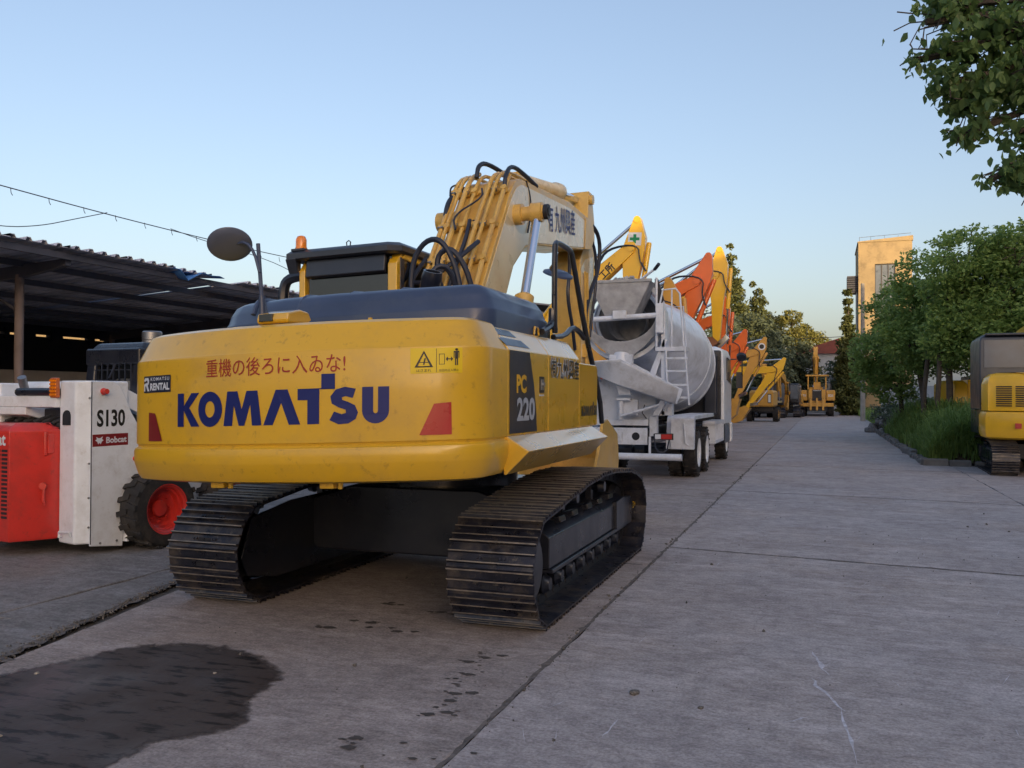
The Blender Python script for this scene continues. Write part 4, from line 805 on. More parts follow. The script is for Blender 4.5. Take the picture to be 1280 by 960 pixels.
# red tail door
q = MB(); q.loft([(-1.28, -.40), (-.58, -.40), (-.40, -.02), (-.40, .05), (-1.42, .05), (-1.42, -.02)], [(.02, .16), (0, .20), (0, 1.28), (.03, 1.31), (.12, 1.36)]); dr = q.build('tail_door', 'red_paint', BC, bevel=.012)
for i in range(5):
    for k in range(17):
        q = MB(); q.box((-.695-.115*i, -.404, .40+.042*k), (-.605-.115*i, -.398, .424+.042*k)) if (i, k) else None
        if (i, k) == (0, 0): q = MB(); q.box((-.695, -.404, .40), (-.605, -.398, .424)); louv = q.mesh('louvre', 'shed_dark'); inst('louvre', louv, dr)
        else: inst('louvre', louv, dr, (-.115*i, 0, .042*k))
print_on('door_lettering', text_geo('Bobcat', .03), planar((-1.12, -.4035, 1.135), (.49, 0, 0), (0, 0, .13)), 'decal_white', dr)
for z in (.78, 1.15):
    q = MB(); q.box((-.47, -.10, z-.1), (-.395, -.04, z+.1)); q.cyl((-.43, -.11, z-.12), (-.43, -.11, z+.12), .018, n=8); q.build('door_hinge', 'red_paint', dr, bevel=.008) if z > 1 else None
q = MB(); q.cyl((-.44, -.12, .72), (-.40, -.16, .72), .035, n=12); q.tube([(-.42, -.13, .70), (-.42, -.14, .58), (-.42, -.12, .52)], .014, n=6); q.build('door_latch', 'red_paint', dr)
# rails above the door and the exhaust
q = MB(); q.box((-1.75, -.02, 1.52), (-.40, .06, 1.64)); q.prism([(-.02, 1.44), (.28, 1.36), (.28, 1.50), (-.02, 1.52)], 'x', -1.4, -.9); q.build('cross_rail', 'white_paint', BC, bevel=.01)
q = MB(); q.loft([(-1.5, .25), (-.75, .25), (-.75, .9), (-1.5, .9)], [(0, 1.64), (0, 1.74), (.06, 1.80)]); q.build('engine_cover', 'white_paint', BC, bevel=.02)
q = MB(); q.tube([(-1.08, .12, 1.64), (-1.10, .10, 1.72), (-1.06, .04, 1.84)], .045, n=14, smooth=1); q.build('exhaust_pipe', 'grey_metal', BC)
q = MB(); q.tube([(-1.05, .0, 1.68), (-.40, .0, 1.68)], .045, n=10); q.build('muffler', 'black_paint', BC)
q = MB(); q.box((-.47, -.045, 1.62), (-.36, .0, 1.83)); lp = q.build('marker_lamp', 'amber_dark', BC, bevel=.012)
for k in range(5): q = MB(); q.box((-.465, -.053, 1.645+.036*k), (-.365, -.044, 1.665+.036*k)); q.build('lens_rib', 'amber', lp)
q = MB(); q.cyl((-.005, .22, 1.69), (.015, .22, 1.69), .045, n=20); q.build('pivot_washer', 'white_paint', BC)
q = MB(); q.lathe([(.035, 0), (.035, .4), (.028, .45), (.028, 1)], (.0, .22, 1.69), (.075, .22, 1.69), 16); q.build('pivot_pin', 'red_paint', BC)
q = MB(); q.cyl((.0, .62, .97), (.03, .62, .97), .028, n=14); q.build('pivot_pin', 'red_paint', BC)
# recess shown as a dark opening on the slanted upright
q = MB(); q.prism([(-.305, 1.34), (-.175, 1.34)]+[(-.24+.065*math.cos(R(a)), 1.43+.065*math.sin(R(a))) for a in range(0, 181, 20)], 'y', -.012, .0); q.build('tie_down_slot', 'shed_dark', BC)
q = MB(); q.tube([(-.31, -.01, .19), (-.31, -.035, .19), (-.31, -.035, .24), (-.13, -.045, .25), (-.13, -.03, .2)], .012, n=6); q.build('grab_loop', 'white_paint', BC)
sp = lambda y0, y1, z0, z1, k=0: planar((.0145+k, y0, z0), (0, y1-y0, .004), (0, 0, z1-z0))
print_on('model_lettering', text_geo('S130', .03), sp(.15, .49, 1.32, 1.50), 'decal_black', BC)
print_on('maker_sticker', RECT, sp(.10, .53, 1.12, 1.245), 'decal_dark_red', BC)
print_on('maker_lettering', text_geo('Bobcat', .03), sp(.26, .51, 1.15, 1.215, .002), 'decal_white', BC)
cat = poly_geo([[[(0, .55), (.2, .7), (.1, 1), (.4, .8), (.6, .8), (.9, 1), (.8, .65), (1, .5), (.8, .35), (.65, .0), (.5, .2), (.35, .0), (.25, .35)]]])
print_on('maker_mark', cat, sp(.13, .23, 1.14, 1.22, .002), 'decal_white', BC)
# seams and bolts
for z in (.30, .60, .95, 1.62): q = MB(); q.cyl((.012, .06+.0*z, z), (.022, .06, z), .012, n=8); q.build('bolt', 'grey_metal', BC)
for y, z in ((.20, .12), (.40, .12), (.44, .30), (.52, .70)): q = MB(); q.cyl((.010, y, z), (.022, y, z), .012, n=8); q.build('bolt', 'grey_metal', BC)
q = MB(); q.prism([(.085, .12), (.095, .12), (.095, 1.79), (.085, 1.79)], 'x', .008, .0128); q.build('panel_seam', 'shed_steel', BC)
# cage
for x0, x1 in ((-.52, -.44), (-1.36, -1.28)): q = MB(); q.prism([(1.05, .95), (2.0, .95), (2.0, 2.05), (1.85, 2.16), (1.2, 2.16), (1.1, 2.1)], 'x', x0, x1); q.build('cab_side', 'black_paint', BC, bevel=.02)
q = MB(); q.loft([(-1.36, 1.1), (-.44, 1.1), (-.44, 2.0), (-1.36, 2.0)], [(0, 2.10), (.0, 2.20), (.06, 2.27)]); q.build('cab_roof', 'black_paint', BC, bevel=.03, seg=3)
q = MB(); q.prism([(1.0, 1.45), (1.1, 1.45), (1.14, 2.15), (1.08, 2.2)], 'x', -1.38, -1.22); q.prism([(1.0, 1.45), (1.1, 1.45), (1.14, 2.15), (1.08, 2.2)], 'x', -.60, -.44); q.box((-1.38, 1.04, 2.0), (-.44, 1.14, 2.2)); q.box((-1.38, .98, 1.45), (-.44, 1.1, 1.62)); q.build('cab_frame', 'black_paint', BC, bevel=.03, seg=3)
for k in range(7): q = MB(); q.box((-1.18+.10*k, 1.03, 1.6), (-1.165+.10*k, 1.045, 2.02)); q.build('window_bar', 'cab_black', BC, bevel=0)
for k in range(3): q = MB(); q.box((-1.22, 1.045, 1.7+.12*k), (-.58, 1.055, 1.712+.12*k)); q.build('window_bar', 'cab_black', BC, bevel=0)
q = MB(); q.box((-1.25, 1.30, 1.1), (-.6, 1.5, 1.85)); q.build('seat_back', 'wall_grey', BC, bevel=.05)
q = MB(); q.lathe([(.10, 0), (.115, .05), (.115, .25), (.10, .27), (.115, .3), (.115, .9), (.10, 1)], (-.72, 1.45, 2.27), (-.72, 1.45, 2.42), 24); q.build('air_precleaner', 'grey_metal', BC)
q = MB(); q.tube([(-.78, 1.3, 2.25), (-.82, 1.12, 2.22), (-.86, 1.05, 2.0), (-.9, 1.0, 1.85)], .012, n=6, smooth=1); q.tube([(-.43, 1.0, 1.5), (-.41, 1.05, 1.9), (-.44, 1.2, 2.15), (-.4, 1.4, 2.2)], .035, n=8, smooth=1); q.build('cable', 'hose', BC)
# lift arm on the right side
q = MB(); q.prism([(.15, 1.62), (.55, 1.72), (1.5, 1.30), (2.3, .75), (2.3, .62), (2.1, .62), (1.4, 1.14), (.6, 1.50)], 'x', -.14, -.03); q.build('lift_arm', 'white_paint', BC, bevel=.012)
q = MB(); q.prism([(.15, 1.62), (.55, 1.72), (1.5, 1.30), (2.3, .75), (2.3, .62), (2.1, .62), (1.4, 1.14), (.6, 1.50)], 'x', -1.72, -1.61); q.build('lift_arm', 'white_paint', BC, bevel=.012)
q = MB(); q.prism([(.45, .25), (2.05, .25), (2.3, .5), (2.3, .9), (1.1, .98), (.7, .6)], 'x', -.14, -.04); q.build('lower_panel', 'yard_concrete', BC, bevel=.01) if False else q.build('lower_panel', 'white_paint', BC, bevel=.01)
def wheel(parent, c, r, w, side, rimmat, name='wheel', lugs=14, rr=.60, chev=True, dual=False):
    """wheel turning on x; side = +1 outward is +x"""
    x, y, z = c; q = MB()
    q.lathe([(r*rr, 0), (r*.72, .0), (r*.90, .04), (r*.96, .12), (r*.965, .5), (r*.96, .88), (r*.90, .96), (r*.72, 1), (r*rr, 1)], (x-w/2, y, z), (x+w/2, y, z), 40, caps=False)
    for k in range(lugs):
        for sgn, ph in ((1, 0), (-1, .5)):
            a = 2*math.pi*(k+ph)/lugs; q.x = Matrix.Translation((x, y, z)) @ Matrix.Rotation(a, 4, 'X')
            if chev: q.prism([(w*.50*sgn, -.02), (w*.50*sgn, .035), (-w*.06*sgn, .075), (-w*.06*sgn, .02)], 'z', r*.93, r*1.0); q.prism([(r*.80, -.02), (r*1.0, -.02), (r*1.0, .035), (r*.80, .02)][::1], 'x', w*.47*sgn, w*.50*sgn) if False else None
            else: q.box((min(0.04*sgn, w*.49*sgn), -.03*r, r*.94), (max(.04*sgn, w*.49*sgn), .05*r, r*.995))
    q.x = Matrix()
    o = q.build(name, 'rubber', parent, smooth=30)
    q = MB(); o0 = x+side*w/2
    if dual: pr = [(r*.60, 0), (r*.57, .02), (r*.52, .10), (r*.50, .85), (r*.25, 1), (.0001, 1)]
    else: pr = [(r*.64, -.03), (r*.61, -.01), (r*.60, .02), (r*.555, .10), (r*.54, .30), (r*.50, .33), (r*.49, .66), (r*.40, .74), (.0001, .74)]
    q.lathe(pr, (o0, y, z), (o0-side*w*.75, y, z), 32, caps=False)
    hx_ = o0-side*w*(.47 if not dual else .7)
    q.lathe([(r*.22, 0), (r*.20, .8), (r*.1, 1), (.0001, 1)], (hx_, y, z), (hx_+side*w*(.12 if not dual else .55), y, z), 16)
    for k in range(8):
        a = 2*math.pi*k/8; q.cyl((hx_, y+r*.33*math.cos(a), z+r*.33*math.sin(a)), (hx_+side*.02, y+r*.33*math.cos(a), z+r*.33*math.sin(a)), .014, n=6)
    q.build('rim', rimmat, o)
    if not dual: q = MB(); q.lathe([(r*.17, 0), (r*.15, .8), (r*.08, 1), (.0001, 1)], (o0-side*w*.56, y, z), (o0-side*w*.38, y, z), 16); q.build('hub_cap', 'steel_dark', o)
    return o
for y in (.80, 1.86): wheel(BC, (.17, y, .425), .425, .28, 1, 'red_paint', lugs=17); wheel(BC, (-1.72, y, .425), .425, .28, -1, 'red_paint', lugs=15)
q = MB(); q.prism([(.49, .1), (.52, .1), (.56, .5), (.86, .86), (.80, .88), (.54, .55)], 'x', -.02, .06); q.build('wheel_guard', 'white_paint', BC)

# ================================================================== open shed at the left
S = thing('storage_shed', 'long open steel shed with a dark corrugated roof along the left edge of the yard', 'shed', (0, 0, 0))
EX0, EZ = -12.0, 4.12
def corrug(x0, x1, z0, z1, y0, y1, pitch=.30, h=.05, th=.012):
    """one corrugated sheet running along x, ribs every pitch in y"""
    q = MB(); P = []; y = y0
    while y < y1-1e-6:
        for dy, dz in ((0, 0), (.10, 0), (.13, h), (.20, h), (.23, 0)): P.append((min(y+dy*pitch/.3, y1), dz))
        y += pitch
    P.append((y1, 0)); n = len(P)
    vs = [(x0, p[0], z0+p[1]) for p in P]+[(x1, p[0], z1+p[1]) for p in P]+[(x0, p[0], z0+p[1]-th) for p in P]+[(x1, p[0], z1+p[1]-th) for p in P]
    fs = []
    for i in range(n-1): fs += [(i, i+1, n+i+1, n+i)[::-1], (2*n+i, 2*n+i+1, 3*n+i+1, 3*n+i), (i, i+1, 2*n+i+1, 2*n+i)[::-1], (n+i, n+i+1, 3*n+i+1, 3*n+i)]
    q.add(vs, fs); return q
ysh = -3.0; k = 0
while ysh < 31:
    if abs(ysh-15.0) > .6 or True:
        tilt = .008*(k % 2); dx = random.uniform(-.04, .12)
        if 14.0 < ysh < 15.3: dx = -.9
        q = corrug(EX0+dx, -20.4, EZ+tilt, EZ-.58+tilt, ysh, ysh+1.29); q.build('roof_sheet', 'shed_sheet', S, smooth=None)
    ysh += 1.2; k += 1
q = MB(); vs = []; 
for i in range(8):
    y = 13.85+i*.23; vs += [(-12.9, y, 4.16+.02*(i % 2)), (-11.95+random.uniform(-.1, .08), y, 4.17-(.14+.12*math.sin(i*1.1)) *(1 if 1 < i < 6 else .2))]
q.add(vs, [(2*i, 2*i+1, 2*i+3, 2*i+2) for i in range(7)]); b = q.build('tarp', 'tarp_blue', S, smooth=60); so = b.modifiers.new('s', 'SOLIDIFY'); so.thickness = .01
for i, x in enumerate((-12.15, -13.2, -14.6, -16.1, -17.7, -19.3)):
    z = EZ-.55*(x+12)/-8-.03; q = MB(); q.box((x-.035, -3, z-.13), (x+.035, 31, z-.02)); q.build('purlin', 'shed_steel', S, bevel=0)
for y in (2.94, 11.64, 20.3, 29):
    q = MB(); q.prism([(-12.2, 3.98), (-20, 3.45), (-20, 3.22), (-13.2, 3.70), (-12.2, 3.86)], 'y', y-.06, y+.06); q.build('rafter', 'shed_steel', S)
    q = MB(); q.cyl((-13.3, y, 0), (-13.3, y, 3.75), .075, n=14); q.build('post', 'post_steel', S)
    q = MB(); q.cyl((-13.3, y, 3.1), (-14.3, y, 3.62), .03, n=6); q.build('brace', 'shed_steel', S)
    q = MB(); q.cyl((-19.6, y, 0), (-19.6, y, 3.4), .075, n=10); q.build('post', 'post_steel', S)
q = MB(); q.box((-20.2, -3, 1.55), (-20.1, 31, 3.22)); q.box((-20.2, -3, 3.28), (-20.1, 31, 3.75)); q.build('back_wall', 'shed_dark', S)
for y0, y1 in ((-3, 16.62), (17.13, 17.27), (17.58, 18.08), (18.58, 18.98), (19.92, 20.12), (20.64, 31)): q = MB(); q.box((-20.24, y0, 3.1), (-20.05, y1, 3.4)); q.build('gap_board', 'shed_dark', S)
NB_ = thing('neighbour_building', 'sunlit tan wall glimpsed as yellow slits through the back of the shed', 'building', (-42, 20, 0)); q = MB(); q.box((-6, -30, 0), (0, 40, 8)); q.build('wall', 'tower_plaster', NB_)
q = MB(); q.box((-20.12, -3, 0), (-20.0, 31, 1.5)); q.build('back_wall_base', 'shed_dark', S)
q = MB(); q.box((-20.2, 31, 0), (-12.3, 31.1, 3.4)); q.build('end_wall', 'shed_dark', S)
q = MB(); q.box((-17.3, 3, 0), (-17.1, 21, 2.2)); q.build('inner_wall', 'beige_wall', S) 
# dark stuff inside: a parked covered machine
# second, taller shed behind
S2 = thing('warehouse', 'dark corrugated warehouse roof showing between the boom and the black handrail', 'warehouse', (-17.2, 38, 0))
q = MB(); q.box((-5, 0, 0), (4.8, 16, 5.6)); q.build('wall', 'shed_steel', S2)
for i in range(10):
    q = MB(); q.x = Matrix.Translation((-5.2+i*1.02, -.5, 5.75)); cg = corrug(0, 17, .25*(i % 2)*.1, 1.2, -1.03, 0, pitch=.34, h=.09); cg.x = Matrix()
    vs = [(-p[1], p[0], p[2]) for p in cg.v]; q.add(vs, cg.f); q.build('roof_sheet', 'shed_steel', S2, smooth=None)
for i in range(5): q = MB(); q.box((-5.1, -.12, 1.2+i*.95), (4.85, -.02, 1.3+i*.95)); q.build('wall_rail', 'shed_dark', S2, bevel=0)
for i in range(6): q = MB(); q.box((-5.0+i*1.93, -.1, 0), (-4.86+i*1.93, 0, 5.7)); q.build('wall_post', 'shed_dark', S2, bevel=0)
# cables over the shed roof
def cable(pts, r, label, hooks=False):
    q = MB(); q.tube(pts, r, n=5, smooth=2); o = q.build('cable', 'hose', None); tag(o, label, 'cable')
    return o
wa = [(-12.5, -2, 5.3), (-12.5, 5, 5.1), (-12.5, 10.6, 5.02), (-12.5, 12.6, 4.99), (-12.5, 15.4, 5.0), (-12.5, 18.7, 5.05), (-12.5, 24, 5.3), (-12.5, 31, 5.7)]
ca = cable(wa, .010, 'thin black cable with little hooks sagging above the left shed roof')
for i in range(15):
    y = 10+i*.75; q = MB(); q.tube([(-12.5, y, 5.01), (-12.49, y, 4.94), (-12.49, y+.03, 4.90)], .006, n=4); q.build('cable_hook', 'hose', ca)
cable([(-12.52, 6, 4.5), (-12.5, 9.5, 4.33), (-12.5, 10.6, 4.35), (-12.5, 11.35, 4.51), (-12.5, 12.0, 4.74), (-12.5, 12.8, 5.02)], .008, 'thin cable drooping low at the left edge and joining the hooked one')
cable([(-12.52, 14.5, 5.03), (-12.5, 15.5, 4.95), (-12.5, 17, 4.93), (-12.5, 18.6, 4.80), (-12.5, 20.5, 4.35), (-12.5, 24, 3.9)], .008, 'thin cable that drops behind the round mirror towards the excavator cab')

# ================================================================== concrete mixer truck
MX_ = thing('mixer_truck', 'white concrete mixer truck with a round drum parked ahead of the yellow excavator', 'mixer truck', (-3.66, 16.6, 0))
def mbx(name, a, b, m='mixer_paint', bevel=.01, parent=None): return bx(name, a, b, m, parent or MX_, bevel)
ax0 = Vector((-.04, .75, 3.20)); ax1 = Vector((0, 6.9, 2.12))
q = MB(); q.lathe([(.60, .0), (.66, .0), (.70, .02), (.74, .10), (.86, .24), (1.16, .50), (1.19, .56), (1.19, .70), (1.12, .78), (.80, .96), (.55, 1)], ax0, ax1, 56, caps=False); q.build('drum', 'mixer_paint', MX_, smooth=30)
for t_, r_ in ((.01, .735), (.56, 1.20), (.70, 1.20)):
    q = MB(); a = ax0.lerp(ax1, t_); b = ax0.lerp(ax1, t_+.012); q.lathe([(r_-.03, 0), (r_, 0), (r_, 1), (r_-.03, 1)], a, b, 48, caps=False); q.build('drum_band', 'mixer_paint', MX_, smooth=30)
q = MB(); q.lathe([(.62, 0), (.60, .3), (.3, 1), (.0001, 1)], ax0.lerp(ax1, .02), ax0.lerp(ax1, .10), 40, caps=False); q.lathe([(.40, -.2), (.38, .5), (.30, 1)], ax0.lerp(ax1, .0)+Vector((0, 0, -.05)), ax0.lerp(ax1, .09), 30, caps=False); q.build('drum_mouth', 'concrete_crust', MX_, smooth=40)
q = MB(); q.lathe([(.5, 0), (.55, .3), (.55, 1)], (0, 6.6, 2.15), (0, 7.1, 2.08), 24); q.build('drum_gearbox', 'mixer_paint', MX_)
# rear frame: big ring, cross bar, loading hopper
q = MB(); q.lathe([(.76, 0), (.84, 0), (.84, 1), (.76, 1)], (-.04, .38, 3.18), (-.04, .62, 3.14), 40, caps=False); 
q.build('mouth_ring', 'mixer_paint', MX_, smooth=30)
q = MB()
n = 20; P0 = []; P1 = []
for i in range(n+1):
    a = R(188+164*i/n); P0.append((-.04+.68*math.cos(a), 3.24+.52*math.sin(a))); 
low = [(.74, 2.95), (.40, 2.60), (.16, 2.42), (-.20, 2.42), (-.44, 2.60), (-.80, 2.92)]
q.prism(P0+low, 'y', .10, .16); q.prism(P0+low, 'y', .165, .20); q.build('collector_plate', 'concrete_crust', MX_, bevel=.006)
q = MB(); q.lathe([(.15, 0), (.13, 1)], (-.02, .12, 2.48), (-.02, .02, 2.12), 20); q.box((-.24, -.02, 2.28), (-.10, .1, 2.46)); q.box((.06, -.02, 2.28), (.22, .1, 2.46)); q.build('collector_neck', 'mixer_paint', MX_, bevel=.01)
q = MB(); q.prism([(-.66, 3.86), (.56, 3.86), (.22, 3.16), (-.30, 3.16)], 'y', -.02, .03); q.prism([(-.66, 3.86), (-.62, 3.86), (-.26, 3.16), (-.30, 3.16)], 'y', .03, .6); q.prism([(.52, 3.86), (.56, 3.86), (.22, 3.16), (.18, 3.16)], 'y', .03, .6); q.build('loading_hopper', 'concrete_crust', MX_, bevel=.006)
q = MB(); q.box((-.66, -.04, 3.84), (.58, .04, 3.90)); q.box((-.66, .58, 3.84), (.58, .64, 3.90)); 
for k in range(9): r = random.uniform(.03, .08); q.box((-.15+k*.04, -.02, 3.88), (-.15+k*.04+r, .06, 3.89+r), rot=(random.random(), random.random(), 0))
q.build('hopper_rim', 'concrete_crust', MX_, bevel=.01)
q = MB(); q.tube([(-.95, .0, 3.13), (.72, .0, 3.20)], .055, n=10); q.box((-.16, -.09, 3.14), (.10, .02, 3.30)); q.box((.66, -.05, 2.86), (.80, .2, 3.42)); q.box((-.98, -.05, 2.80), (-.86, .2, 3.36)); q.build('cross_bar', 'mixer_paint', MX_, bevel=.012)
for s in (1, -1):
    q = MB(); q.prism([(.10, 3.3), (.42, 3.3), (.60, 1.3), (.10, 1.3)], 'x', s*.74, s*.82); q.prism([(.46*s, 1.95), (.78*s, 2.75), (.86*s, 2.75), (.60*s, 1.95)], 'y', .1, .3); q.build('rear_support', 'mixer_paint', MX_, bevel=.01)
mbx('rear_panel', (-.80, .30, 1.12), (.60, .42, 2.0))
# swivel chute lying to the right
q = MB(); A = Vector((-.55, -.12, 2.30)); B = Vector((1.16, -.20, 1.80)); KN = Vector((.10, -.14, 2.34)); n = 14; prof = []
d = (B-A).normalized(); side = Vector((0, 1, 0)); up = d.cross(side)*-1
if up.z < 0: up = -up
for (p, w_, dp) in ((A, .34, .14), (KN, .38, .42), (B, .22, .24)):
    prof.append([p+side*(w_*cx1)+up*(-dp*cz1) for cx1, cz1 in ((1, 0), (.9, .6), (.3, 1.1), (0, 1.14), (-.62, 1.05), (-.92, .12), (-1, 0))])
vs = [tuple(v) for r_ in prof for v in r_]; m_ = 7
fs = [(k*m_+i, k*m_+i+1, (k+1)*m_+i+1, (k+1)*m_+i) for k in range(2) for i in range(m_-1)]; q.add(vs, fs)
c = q.build('discharge_chute', 'mixer_paint', MX_, smooth=12); so = c.modifiers.new('s', 'SOLIDIFY'); so.thickness = .025
q = MB(); q.tube([A+side*-.35, KN+side*-.385, B+side*-.23], .016, n=6); q.build('chute_rim', 'mixer_paint', c)
q = MB(); q.prism([(-.14, 2.06), (.12, 2.06), (.22, 1.68), (-.02, 1.68)], 'y', -.14, -.08); q.box((-.06, -.14, 1.58), (.2, .05, 1.63)); q.cyl((.0, -.05, 1.6), (.0, -.05, 1.22), .05, n=10); q.box((-.02, -.02, 1.3), (.32, .08, 1.60)); q.tube([(.0, -.1, 1.28), (.75, -.18, 1.5)], .028, n=8); q.build('chute_support', 'mixer_paint', MX_, bevel=.008)
q = MB(); q.box((.60, .1, 1.30), (.95, .35, 1.52)); q.box((.52, .1, .9), (.66, .3, 1.3)); q.prism([(.6, 1.3), (.75, 1.6), (.85, 1.55), (.72, 1.3)], 'y', -.02, .1)
for k in range(4): q.cyl((.66+.07*k, .06, 1.38), (.66+.07*k, .1, 1.45), .02, n=6)
q.build('chute_lock', 'mixer_paint', MX_, bevel=.008)
q = MB(); q.tube([(.44, .05, 1.5), (.40, .0, 1.35), (.48, .02, 1.24)], .01, n=5); q.tube([(.62, .05, .95), (.66, .0, .62), (.86, .02, .60), (.9, .1, .85)], .014, n=5, smooth=1); q.build('air_hose', 'hose', MX_)
# ladder and platform
mbx('ladder_platform', (.64, .05, 2.52), (1.22, .55, 2.60), bevel=.006)
q = MB(); q.tube([(.66, .06, 2.6), (.66, .06, 3.92)], .022, n=8); q.tube([(.70, .06, 3.30), (.78, .06, 3.68), (1.02, .06, 3.70), (1.10, .06, 3.60), (1.18, .06, 2.56)], .018, n=8); q.tube([(.95, .06, 3.69), (.95, .06, 2.56)], .016, n=8); q.tube([(.66, .5, 2.6), (.66, .5, 3.4), (1.1, .5, 3.4), (1.16, .5, 2.56)], .016, n=8); q.build('ladder_rail', 'mixer_paint', MX_)
q = MB(); q.tube([(.84, .06, 2.54), (.88, .04, 1.5)], .02, n=8); q.tube([(1.20, .06, 2.54), (1.28, .04, 1.5)], .02, n=8); q.build('ladder_rail', 'mixer_paint', MX_)
for z in (1.62, 1.86, 2.12, 2.36): mbx('ladder_rung', (.86, .03, z), (1.25, .075, z+.04), bevel=.005)
q = MB(); q.prism([(.62, 3.9), (.68, 3.9), (.80, 3.5), (.74, 3.42), (.64, 3.44)], 'y', .08, .14); q.build('hopper_lever', 'steel_dark', MX_)
q = MB(); q.tube([(.25, .3, 3.88), (.62, .2, 4.12), (.68, .1, 4.16)], .025, n=8); q.build('grease_arm', 'mixer_paint', MX_); q = MB(); q.tube([(.60, .2, 4.10), (.70, .08, 4.18)], .035, n=8); q.build('arm_grip', 'black_paint', MX_)
# chassis, bumper and lamps
for x in (-.42, .36): mbx('chassis_rail', (x, .2, .82), (x+.09, 8.6, 1.06), 'black_paint')
bo_ = MB(); bo_.box((-1.0, .0, .74), (.50, .05, 1.06)); bo_.build('rear_beam', 'mixer_paint', MX_, bevel=.008)
for x in (-.62, .28): q = MB(); q.cyl((x, -.008, .90), (x, -.003, .90), .075, n=24); q.build('beam_hole', 'shed_dark', MX_)
q = MB(); q.box((-.20, -.05, .86), (.02, .0, .94)); q.cyl((-.09, -.10, .9), (-.09, 0, .9), .05, n=12); q.box((-.2, -.04, .80), (.02, -.0, .98)); q.build('tow_coupling', 'mixer_paint', MX_, bevel=.006)
mbx('cross_member', (-.9, .1, 1.10), (.5, .2, 1.22))
q = MB(); q.cyl((-1.18, -.05, .52), (1.16, -.05, .52), .065, n=16); q.build('bumper_bar', 'mixer_paint', MX_)
for x in (-.55, .53): mbx('bumper_stay', (x, -.03, .55), (x+.04, .02, .9), bevel=.004)
for s in (1, -1):
    q = MB(); q.box((min(.62*s, .62*s+.36*s), .05, .84), (max(.62*s, .98*s), .10, .96)); tl = q.build('tail_lamp', 'decal_black', MX_, bevel=.006)
    q = MB(); q.box((min(.76*s, .96*s), .035, .855), (max(.76*s, .96*s), .05, .945)); q.build('lamp_lens', 'reflector_red', tl); q = MB(); q.box((min(.64*s, .75*s), .035, .855), (max(.64*s, .75*s), .05, .945)); q.build('lamp_lens', 'decal_white', tl)
    q = MB(); x0, x1 = sorted((.70*s, 1.24*s)); q.prism([(.9, .62), (1.05, 1.24), (1.15, 1.28), (4.3, 1.28), (4.35, 1.2), (4.3, 1.2), (1.2, 1.2), (1.12, .62)], 'x', x0, x1); q.build('mudguard', 'mixer_paint', MX_, bevel=.008)
    q = MB(); x0, x1 = sorted((.80*s, 1.26*s)); q.box((x0, .85, .62), (x1, .92, 1.22)); q.build('mudflap', 'mixer_paint', MX_, bevel=.01)
    if s > 0: q = MB(); q.tube([(1.06, .83, 1.14), (1.10, .82, .74), (1.16, .83, .70)], .02, n=6); q.build('flap_stay', 'mixer_paint', MX_)
    for y in (1.95, 3.30):
        wheel(MX_, (s*1.08, y, .50), .50, .27, s, 'white_paint', lugs=22, chev=False, dual=True); wheel(MX_, (s*.76, y, .50), .50, .27, s, 'white_paint', lugs=22, chev=False, dual=True, name='inner_wheel')
    wheel(MX_, (s*1.08, 7.4, .50), .50, .28, s, 'white_paint', lugs=22, chev=False, dual=True)
    q = MB(); x0, x1 = sorted((.95*s, 1.25*s)); q.box((x0, 4.55, .55), (x1, 6.4, .62)); q.box((x0, 4.55, 1.0), (x1, 6.4, 1.08)); 
    for k in range(5): q.prism([(4.6+k*.42, .6), (4.72+k*.42, .6), (4.72+k*.42, 1.02), (4.6+k*.42, 1.02)], 'x', x0, x1)
    q.build('side_guard', 'mixer_paint', MX_, bevel=.006)
    q = MB(); x0, x1 = sorted((.5*s, .93*s)); q.box((x0, 4.6, .5), (x1, 6.3, 1.0)); q.build('fuel_tank', 'black_paint', MX_, bevel=.05)
q = MB(); q.cyl((-.8, 1.95, .5), (.8, 1.95, .5), .12, n=10); q.cyl((-.8, 3.3, .5), (.8, 3.3, .5), .12, n=10); q.lathe([(.05, 0), (.2, .3), (.2, .7), (.05, 1)], (-.25, 1.95, .5), (.25, 1.95, .5), 12); q.build('axle', 'black_paint', MX_)
# cab
q = MB(); q.loft([(-1.22, 6.75), (1.22, 6.75), (1.24, 8.4), (1.1, 8.75), (-1.1, 8.75), (-1.24, 8.4)], [(0, .95), (0, 2.1), (.03, 2.75), (.10, 2.92), (.25, 2.98)]); cb = q.build('cab', 'white_paint', MX_, bevel=.03, smooth=40)
for s in (1, -1):
    q = MB(); x0, x1 = sorted((1.215*s, 1.25*s)); q.prism([(7.25, 2.1), (8.25, 2.0), (8.1, 2.66), (7.3, 2.70)], 'x', x0-.0, x1); q.build('side_window', 'glass_dark', cb)
    q = MB(); q.tube([(1.2*s, 8.6, 2.7), (1.5*s, 8.75, 2.72), (1.5*s, 8.75, 1.9)], .02, n=6); q.box((1.42*s-.08, 8.72, 1.9), (1.42*s+.08, 8.78, 2.35)); q.lathe([(.0001, 0), (.13, .3), (.14, 1)], (1.48*s, 8.7, 2.72), (1.48*s, 8.78, 2.80), 16); q.build('wing_mirror', 'black_paint', cb, bevel=.02)
q = MB(); q.prism([(8.50, 1.9), (8.80, 1.9), (8.74, 2.65), (8.5, 2.65)], 'x', -1.0, 1.0); q.build('windscreen', 'glass_dark', cb)
mbx('cab_rear_panel', (-1.15, 6.55, 1.0), (1.15, 6.73, 2.86), 'black_paint', .04); mbx('air_duct', (.75, 6.35, 1.2), (1.08, 6.56, 2.75), 'cab_black', .05)
